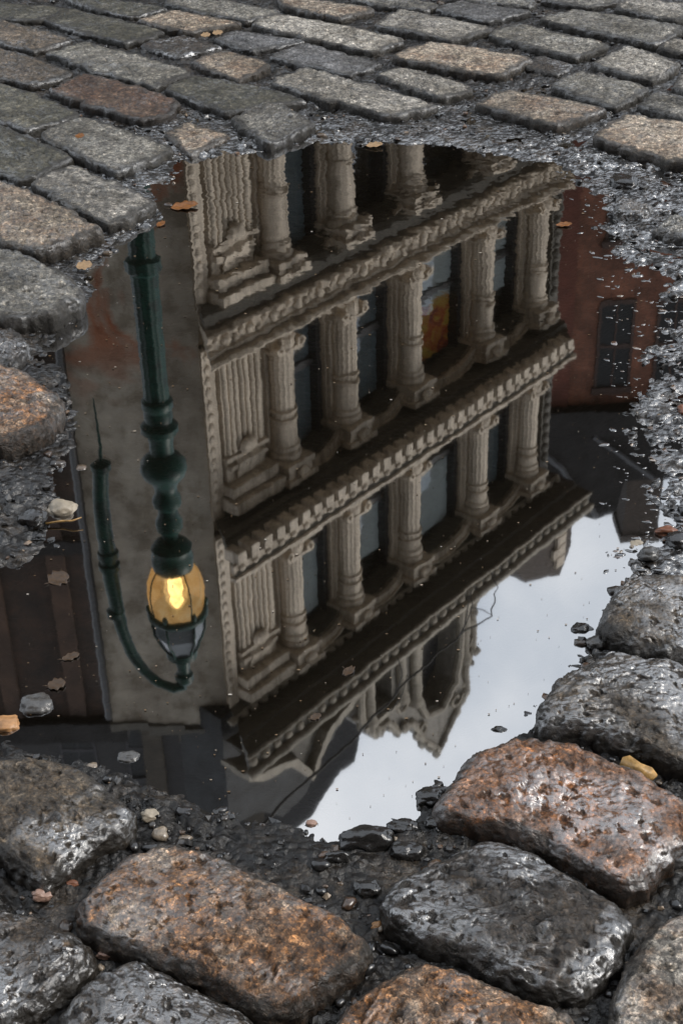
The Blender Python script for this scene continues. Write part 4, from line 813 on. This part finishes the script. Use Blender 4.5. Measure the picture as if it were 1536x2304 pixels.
for (xa_, za_), (xb_, zb_) in zip(oc[:-1], oc[1:]):
    nn_ = max(2, int(math.hypot(xb_ - xa_, zb_ - za_)/.15))
    for q_ in range(nn_):
        f_ = q_/nn_; rr_ = .05 + .07*rgd.random(); mb.ball((xa_ + (xb_ - xa_)*f_ + .04*rgd.normal(), -.24 + .05*rgd.normal(), za_ + (zb_ - za_)*f_ + .05 + .04*rgd.normal()), rr_, .09, rr_*1.2, 7, 5)
mb.tube([(4.08, -.3, 13.6), (4.08, -.3, 15.3), (4.3, -.3, 15.88), (4.75, -.3, 16.05), (5.16, -.3, 15.68), (5.28, -.3, 15.2), (5.28, -.3, 13.6)], .075, 8)
for sx_, x0_, z0_ in ((-1, 3.7, 15.2), (1, 5.45, 15.0), (-1, 4.2, 16.1), (1, 5.2, 16.1)):
    mb.tube([(x0_ + sx_*.2*math.cos(a_*.7)*(1 - a_/11), -.3, z0_ + .2*math.sin(a_*.7)*(1 - a_/11)) for a_ in range(10)], .035, 6)
mb.box(2.6, 3.75, -.38, -.24, 15.02, 15.12); mb.build('dormer_scrolls', FAC_M, bld, 'auto')
TEAL = plain_mat('verdigris_shutter', (0.035, 0.075, 0.085), .5, .4, 4)
MB().box(2.98, 3.42, .12, .2, 13.56, 14.95).build('dormer_window', TEAL, bld)
MB().prism([(4.15, 13.56), (5.2, 13.56), (5.2, 15.2), (5.1, 15.6), (4.75, 15.95), (4.35, 15.8), (4.15, 15.3)], .12, .2, 'y').build('dormer_window', ROOM, bld)
MB().box(4.2, 4.6, .08, .118, 13.6, 14.9).build('dormer_shutter', TEAL, bld)
# brick chimney block with pale quoins at the far end
BRK = plain_mat('sooty_brick', (0.055, 0.042, 0.034), .85, .4, 9, .01)
ch = MB().prism([(6.95, 13.55), (9.1, 13.55), (9.15, 15.0), (8.8, 15.55), (7.6, 15.0), (7.3, 14.6)], -.1, 1.2, 'y').build('chimney_block', BRK, bld)
mb = MB()
for k in range(7): mb.box(8.55 - (.1 if k % 2 else 0), 8.85, -.17, -.09, 13.56 + k*.24, 13.77 + k*.24)
mb.build('quoin', FAC, ch)

# ------------------------------------------------------------------ neighbouring buildings
STUC = None
def stucco_mat():
    m, t, b, N, L = new_mat('patched_stucco'); tc = N('ShaderNodeTexCoord'); V = tc.outputs['Object']
    n1 = noise(N, L, V, .9, 6, .65); r1 = ramp(N, [(.35, (.20, .172, .137)), (.5, (.30, .265, .215)), (.65, (.38, .345, .285))]); L(n1.outputs['Fac'], r1.inputs['Fac'])
    n2 = noise(N, L, V, .75, 4, .6, dist=.7); r2 = ramp(N, [(.5, 0.0), (.58, 1.0)]); L(n2.outputs['Fac'], r2.inputs['Fac'])
    sp = N('ShaderNodeSeparateXYZ'); L(V, sp.inputs[0]); mr = N('ShaderNodeMapRange'); mr.inputs['From Min'].default_value = 8.6; mr.inputs['From Max'].default_value = 7.2; L(sp.outputs['Z'], mr.inputs['Value'])
    ml = N('ShaderNodeMath'); ml.operation = 'MULTIPLY'; L(r2.outputs[0], ml.inputs[0]); L(mr.outputs[0], ml.inputs[1])
    c = mixc(N, L, ml.outputs[0], r1.outputs[0], (.26, .085, .035))
    n3 = noise(N, L, V, 2.2, 6, .7); r3 = ramp(N, [(.38, (1.15, 1.12, 1.08)), (.5, (.95, .94, .92)), (.58, (.6, .55, .48)), (.7, (.38, .33, .28))]); L(n3.outputs['Fac'], r3.inputs['Fac']); c = mixc(N, L, .85, c, r3.outputs[0], 'MULTIPLY')
    L(c, b.inputs['Base Color']); b.inputs['Roughness'].default_value = .85
    bm = N('ShaderNodeBump'); bm.inputs['Distance'].default_value = .02; L(n3.outputs['Fac'], bm.inputs['Height']); L(bm.outputs[0], b.inputs['Normal'])
    return m
st = empty('stucco_building', (-2.5, 17.6, 0)); tag(st, 'plain building with patched rust stained stucco wall left of the ornate one', 'building')
MB().prism([(-1.02, 0), (.78, 0), (.78, 13.9), (-1.02, 13.75)], 0, 5, 'y').build('wall', stucco_mat(), st)
MB().box(-1.06, -.5, -.05, 5.0, 13.76, 13.9).box(-.5, .05, -.045, 5.0, 13.83, 14.02).box(.05, .77, -.055, 5.0, 13.91, 13.99).build('coping', FAC_D, st)
mb = MB(); mb.box(-.1, .22, .3, .7, 14.05, 14.45); mb.box(.34, .62, .3, .7, 14.05, 14.6); mb.build('chimney', FAC_D, st)
mb = MB().tube([(-1.06, -.08, 0), (-1.06, -.08, 13.6)], .06, 8); mb.build('drainpipe', FRAME, st, True)
def windows(parent, xs, zs, wd, ht, y, fmat, gmat, arch_=False):
    for x in xs:
        for z in zs:
            f = MB(); f.box(x - wd/2 - .06, x + wd/2 + .06, y - .05, y + .05, z - .1, z); f.box(x - wd/2 - .06, x - wd/2, y - .04, y + .05, z, z + ht); f.box(x + wd/2, x + wd/2 + .06, y - .04, y + .05, z, z + ht); f.box(x - wd/2 - .1, x + wd/2 + .1, y - .08, y + .05, z + ht, z + ht + .16)
            f.box(x - wd/2, x + wd/2, y - .03, y + .05, z + ht*.48, z + ht*.53); f.box(x - .02, x + .02, y - .025, y + .05, z, z + ht*.48); f.box(x - .02, x + .02, y - .025, y + .05, z + ht*.53, z + ht); o = f.build('window', fmat, parent); MB().box(x - wd/2, x + wd/2, y - .012, y + .03, z, z + ht).build('pane', gmat, o)
def brick_mat(name, c1, c2, mortar, sc=1.0):
    m, t, b, N, L = new_mat(name); tc = N('ShaderNodeTexCoord'); mp = N('ShaderNodeMapping'); mp.inputs['Rotation'].default_value = (R_(90), 0, 0); L(tc.outputs['Object'], mp.inputs['Vector'])
    bk = N('ShaderNodeTexBrick'); L(mp.outputs[0], bk.inputs['Vector']); bk.inputs['Scale'].default_value = sc; bk.inputs['Brick Width'].default_value = .24; bk.inputs['Row Height'].default_value = .08; bk.inputs['Mortar Size'].default_value = .008
    bk.inputs['Color1'].default_value = (*c1, 1); bk.inputs['Color2'].default_value = (*c2, 1); bk.inputs['Mortar'].default_value = (*mortar, 1)
    n = noise(N, L, tc.outputs['Object'], 1.6, 6, .65); r = ramp(N, [(.32, (.3, .28, .26)), (.5, (.9, .9, .9)), (.68, (1.55, 1.5, 1.45))]); L(n.outputs['Fac'], r.inputs['Fac'])
    L(mixc(N, L, 1.0, bk.outputs['Color'], r.outputs[0], 'MULTIPLY'), b.inputs['Base Color']); b.inputs['Roughness'].default_value = .85
    return m
DPANE = plain_mat('dark_window_pane', (.012, .014, .016), .4, .3, 3, spec=.2)
SLATE = plain_mat('dark_slate', (.011, .0105, .011), .75, .75, 2.2, .05, spec=.25)
# dark brown block far left
bb = empty('brown_brick_building', (-6.2, 24, 0)); tag(bb, 'dark brown brick building at the far left edge of the reflection beyond the stucco wall', 'building')
MB().box(-3.4, 1.6, 0, 5, 0, 19.0).build('wall', brick_mat('dark_brown_brick', (.026, .014, .009), (.045, .022, .013), (.02, .016, .013)), bb)
MB().box(-3.5, 1.7, -.25, 5.1, 19.0, 19.5).build('cornice', SLATE, bb)
mb = MB()
for x_ in (-2.2, -.75, .55): mb.box(x_, x_ + .34, -.12, -.004, 0, 18.9)
mb.build('pilaster', plain_mat('stained_brown_brick', (.05, .027, .017), .85, .6, 1.4), bb)
mb = MB()
for z_ in (8.2, 11.4, 14.6): mb.box(-3.4, 1.6, -.165, -.124, z_, z_ + .3)
mb.build('string_course', SLATE, bb)
# tall dark block behind
tb = empty('tall_dark_building', (-5.5, 30, 0)); tag(tb, 'tall almost black building rising behind the stucco wall', 'building')
MB().prism([(-7, 0), (5.0, 0), (5.8, 25.0), (5.7, 25.8), (5.3, 26.15), (4.85, 26.9), (4.5, 27.7), (3.2, 29.0), (-7, 31.0)], 0, 6, 'y').build('wall', plain_mat('black_slate_wall', (.010, .0095, .0105), .7, .5, .8), tb)
windows(tb, (-1.5, .2, 1.9, 3.6), (18.0, 21.2, 24.2), .8, 1.9, 0, plain_mat('navy_window_trim', (.014, .013, .017), .6, .4, 3), DPANE)
mb = MB()
for k, x in enumerate((.2, 1.5, 2.7)): mb.box(x, x + .5, -.2, .0, 22.5 + .4*k, 28.0)
mb.build('pilaster', plain_mat('stained_pilaster', (.034, .027, .019), .8, .4, 2), tb)
# red brick house on the right
rb = empty('red_brick_building', (4.35, 28, 0)); tag(rb, 'orange red brick house with a dark mansard roof right of the ornate building', 'building')
MB().box(.05, 6.5, 0, 6, 0, 14.5).build('wall', brick_mat('orange_red_brick', (.20, .075, .042), (.25, .10, .06), (.13, .07, .05)), rb)
windows(rb, (1.35, 2.55, 3.8), (5.0, 8.6, 11.9), .62, 1.9, 0, plain_mat('brown_trim', (.05, .024, .017), .7, .3, 3), DPANE)
MB().box(0, .45, -.1, .0, 0, 14.5).build('corner_strip', plain_mat('dark_red_brick', (.13, .04, .025), .85, .3, 4), rb)
MB().box(-.15, 6.7, -.4, 0, 14.2, 14.75).build('cornice', SLATE, rb)
MB().prism([(-.5, 14.75), (6.7, 14.75), (6.2, 15.9), (1.75, 15.95), (1.6, 16.75), (1.2, 16.9), (.2, 16.6), (-.3, 16.2)], -.3, 5, 'y').build('mansard_roof', SLATE, rb)
mb = MB().tube([(-.4, -.32, 14.8), (.3, -.33, 15.5), (1.2, -.33, 16.8)], .07, 6).tube([(1.0, -.33, 14.8), (2.4, -.33, 15.9)], .06, 6); mb.build('roof_ridge', plain_mat('lead_flashing', (.06, .062, .068), .5, .3, 5), rb)
mb = MB(); mb.box(2.1, 2.9, 1, 2, 15.9, 18.2); mb.box(2.05, 2.95, .95, 2.05, 18.2, 18.4); mb.build('chimney', BRK, rb)

# unseen terrace added behind the viewpoint to block sky and darken near stone sides
tb2 = empty('sky_block_terrace', (-8, -4.5, 0)); tag(tb2, 'unseen brick terrace added behind the viewpoint to block the sky', 'building')
MB().box(-16, 14, -8, 0, 0, 17).build('wall', brick_mat('terrace_brick', (.11, .06, .045), (.15, .09, .065), (.09, .08, .07)), tb2)
windows(tb2, [-14 + 2.6*k for k in range(11)], (1.2, 5.0, 8.6, 12.4), 1.0, 1.9, .06, FAC_D, DPANE); MB().box(-16.2, 14.2, -8.1, .5, 17, 17.5).build('cornice', FAC_D, tb2)

# ------------------------------------------------------------------ street lamp
IRON = None
def iron_mat():
    m, t, b, N, L = new_mat('dark_green_cast_iron'); tc = N('ShaderNodeTexCoord'); n = noise(N, L, tc.outputs['Object'], 14, 5, .6)
    r = ramp(N, [(.33, (.0025, .016, .012)), (.55, (.006, .046, .035)), (.7, (.018, .05, .034))]); L(n.outputs['Fac'], r.inputs['Fac']); L(r.outputs[0], b.inputs['Base Color']); b.inputs['Roughness'].default_value = .4; b.inputs['Specular IOR Level'].default_value = .22
    return m
IRON = iron_mat()
LX, LY = -.95, 7.0
lamp = empty('street_lamp', (LX, LY, 0)); tag(lamp, 'dark green cast iron street lamp with lit amber lantern and curved crook', 'street lamp')
MB().lathe(0, 0, [(.24, 0), (.24, .12), (.2, .16), (.19, .5), (.15, .6), (.13, .95), (.1, 1.05), (.095, 1.2)], 24, 12, .06).build('base', IRON, lamp, 'auto')
MB().lathe(0, 0, [(.075, 1.2), (.075, 1.82), (.1, 1.84), (.1, 1.9), (.078, 1.92), (.073, 2.62)], 48, 12, .06).build('post', IRON, lamp, 'auto')
MB().lathe(0, 0, [(.072, 2.62), (.092, 2.64), (.092, 2.67), (.08, 2.69), (.085, 2.72), (.08, 2.76), (.112, 2.79), (.112, 2.82), (.08, 2.84), (.072, 2.88), (.072, 2.95), (.1, 2.97), (.135, 3.01), (.14, 3.05), (.125, 3.09), (.085, 3.13), (.07, 3.17), (.066, 3.2), (.088, 3.24), (.085, 3.28), (.056, 3.31), (.058, 3.34), (.083, 3.39), (.083, 3.43), (.05, 3.47), (.046, 3.52)], 28).build('baluster', IRON, lamp, 'auto')
MB().lathe(0, 0, [(.05, 3.5), (.1, 3.53), (.128, 3.56), (.12, 3.6), (.13, 3.62), (.125, 3.68), (.12, 3.7)], 24).build('lantern_cup', IRON, lamp, 'auto')
GZ0, GZ1 = 3.66, 3.985
def globe_mat():
    m, t, b, N, L = new_mat('amber_glass'); t.nodes.remove(b); out = t.nodes['Material Output']; tc = N('ShaderNodeTexCoord')
    n = noise(N, L, tc.outputs['Object'], 11, 5, .6); r = ramp(N, [(.3, (.55, .29, .09)), (.5, (.85, .5, .2)), (.72, (.95, .68, .36))]); L(n.outputs['Fac'], r.inputs['Fac'])
    e = N('ShaderNodeEmission'); e.inputs['Strength'].default_value = .72; L(r.outputs[0], e.inputs['Color'])
    tr = N('ShaderNodeBsdfTransparent'); tr.inputs['Color'].default_value = (1, .82, .5, 1); mx = N('ShaderNodeMixShader'); mx.inputs[0].default_value = .62; L(tr.outputs[0], mx.inputs[1]); L(e.outputs[0], mx.inputs[2]); L(mx.outputs[0], out.inputs['Surface'])
    return m
V, FC = [], []; prof = [(.115, 3.69), (.15, 3.73), (.173, 3.80), (.178, 3.87), (.172, 3.94), (.163, GZ1)]
globe = MB(); n = 32
for r, z in prof: globe.V += [(r*math.cos(2*math.pi*k/n), r*math.sin(2*math.pi*k/n), z) for k in range(n)]
globe.F = [(i*n + k, i*n + (k + 1) % n, (i + 1)*n + (k + 1) % n, (i + 1)*n + k) for i in range(len(prof) - 1) for k in range(n)]
globe.build('globe', globe_mat(), lamp, True)
bm_, t, b, N, L = new_mat('lit_bulb'); b.inputs['Emission Color'].default_value = (1, .78, .42, 1); b.inputs['Emission Strength'].default_value = 7.0; b.inputs['Base Color'].default_value = (.9, .8, .6, 1)
MB().lathe(.0, 0, [(.015, 3.75), (.045, 3.79), (.048, 3.84), (.038, 3.89), (.044, 3.93), (.015, 3.97)], 16).build('bulb', bm_, lamp, True)
mm, t, b, N, L = new_mat('bulb_glow_shell'); t.nodes.remove(b); tc = N('ShaderNodeTexCoord'); nn = noise(N, L, tc.outputs['Object'], 26, 3, .6); rr = ramp(N, [(.42, .05), (.62, .6)]); L(nn.outputs['Fac'], rr.inputs['Fac'])
e = N('ShaderNodeEmission'); e.inputs['Color'].default_value = (1, .72, .34, 1); e.inputs['Strength'].default_value = 2.2; tp = N('ShaderNodeBsdfTransparent'); mx = N('ShaderNodeMixShader'); L(rr.outputs[0], mx.inputs[0]); L(tp.outputs[0], mx.inputs[1]); L(e.outputs[0], mx.inputs[2]); L(mx.outputs[0], t.nodes['Material Output'].inputs['Surface'])
MB().lathe(.0, 0, [(.03, 3.72), (.06, 3.77), (.075, 3.85), (.066, 3.92), (.03, 3.97)], 20).build('glow_shell', mm, lamp, True)  # emissive shell added around the bulb to spread its glow
mb = MB()
for k in range(4):
    a = .62 + k*math.pi/2; ca, sa = math.cos(a), math.sin(a)
    mb.tube([(r*1.015*ca, r*1.015*sa, z) for r, z in prof] , .005, 6)
mb.lathe(0, 0, [(.15, 3.975), (.185, 3.985), (.195, 4.005), (.178, 4.03), (.15, 4.02)], 24)
for k in range(6):
    a = math.pi/6 + k*math.pi/3 - .35; mb.ball((.18*math.cos(a), .18*math.sin(a), 3.96), .018, .018, .03, 6, 5)
    mb.tube([(.172*math.cos(a), .172*math.sin(a), 4.02), (.16*math.cos(a), .16*math.sin(a), 4.15), (.09*math.cos(a), .09*math.sin(a), 4.3)], .008, 6)
mb.build('lantern_frame', IRON, lamp, True)
n = 6; hood = MB(); pr = [(.165, 4.03), (.155, 4.15), (.085, 4.3)]
for r, z in pr: hood.V += [(r*math.cos(math.pi/6 + 2*math.pi*k/n - .35), r*math.sin(math.pi/6 + 2*math.pi*k/n - .35), z) for k in range(n)]
hood.F = [(i*n + k, i*n + (k + 1) % n, (i + 1)*n + (k + 1) % n, (i + 1)*n + k) for i in range(2) for k in range(n)]
hood.build('hood_glass', plain_mat('clouded_hood_glass', (.10, .115, .125), .15, .3, 8), lamp)
MB().lathe(0, 0, [(.1, 4.28), (.1, 4.32), (.05, 4.35), (.04, 4.44), (.06, 4.46), (.06, 4.5), (.035, 4.53)], 20).build('finial', IRON, lamp, 'auto')
ck = [(-.335, 3.02), (-.355, 3.2), (-.36, 3.45), (-.355, 3.75), (-.345, 3.98), (-.325, 4.15), (-.29, 4.3), (-.23, 4.43), (-.15, 4.53), (-.07, 4.57), (0, 4.55)]
mb = MB().tube([(x, 0, z) for x, z in ck], [.042, .044, .046, .046, .04, .036, .033, .031, .03, .03, .032], 14)
for zz, rr in ((3.03, .056), (3.6, .06), (3.68, .062), (4.0, .052)): mb.lathe(-.355 if zz > 3.1 else -.335, 0, [(.03, zz - .035), (rr, zz - .015), (rr, zz + .015), (.03, zz + .035)], 16)
mb.tube([(-.335, 0, 3.02), (-.325, 0, 2.9), (-.33, 0, 2.62)], [.012, .009, .004], 8); mb.build('crook', IRON, lamp, 'auto')

for o_ in lamp.children:
    if not o_.name.startswith('crook'): o_.scale = (.91, .91, 1)
# ------------------------------------------------------------------ bare tree whose limb crosses the reflected sky
BARK = plain_mat('wet_black_bark', (.022, .019, .016), .6, .4, 30, .01)
tr = empty('bare_tree', (-2.4, 3.6, 0)); tag(tr, 'leafless black barked tree whose twigs cross the reflected sky', 'tree')
MB().tube([(0, 0, 0), (.05, .02, 1.2), (0, .1, 2.4), (.1, .2, 3.4), (.05, .3, 4.6)], [.16, .13, .11, .085, .05], 14).build('trunk', BARK, tr, True)
def loc_(px, py, Yd):   # a point of the limb: the place in the street whose mirror image is at this pixel
    d = ray(px, py); s = Yd/d[1]; return (d[0]*s + 2.4, Yd - 3.6, -d[2]*s - H)
limb = [(.08, .18, 3.0), (.9, .6, 3.45), (1.7, 1.0, 3.7)] + [loc_(*p) for p in ((500, 1960, 4.8), (570, 1880, 4.9), (648, 1792, 4.98), (728, 1722, 5.03), (792, 1668, 5.06), (838, 1612, 5.1), (868, 1588, 5.13), (900, 1545, 5.16), (948, 1505, 5.2), (985, 1468, 5.23), (1022, 1443, 5.25), (1045, 1418, 5.28), (1066, 1410, 5.3), (1106, 1386, 5.32), (1104, 1370, 5.33), (1113, 1352, 5.34), (1110, 1338, 5.35), (1119, 1322, 5.36), (1100, 1285, 5.4))]
MB().tube(limb, [.05, .028, .018, .011, .009, .0075, .0068, .0062, .0058, .0054, .005, .0052, .0046, .0044, .004, .0042, .0036, .0033, .003, .0026, .002, .0012], 8).build('branch', BARK, tr, True)
for pp in ([(1030, 1435), (1050, 1400), (1062, 1365), (1058, 1330)], [(1040, 1425), (1050, 1385), (1054, 1345), (1066, 1320)], [(1062, 1368), (1085, 1372), (1108, 1384)], [(890, 1555), (905, 1520), (895, 1480)], [(850, 1605), (880, 1600), (905, 1560), (915, 1520)]):
    MB().tube([loc_(x, y, 5.26) for x, y in pp], [.0028, .0024, .002, .0012][:len(pp)], 6).build('twig', BARK, tr, True)
for (a0, b0, c0) in (((.02, .1, 2.4), (-.8, .6, 3.6), (-1.3, .9, 4.4)), ((.1, .2, 3.4), (.5, -.6, 4.3), (.7, -1.2, 5.0)), ((.06, .28, 4.2), (-.3, .6, 5.0), (-.4, .9, 5.7))):
    MB().tube([a0, b0, c0], [.05, .03, .008], 8).build('branch', BARK, tr, True)
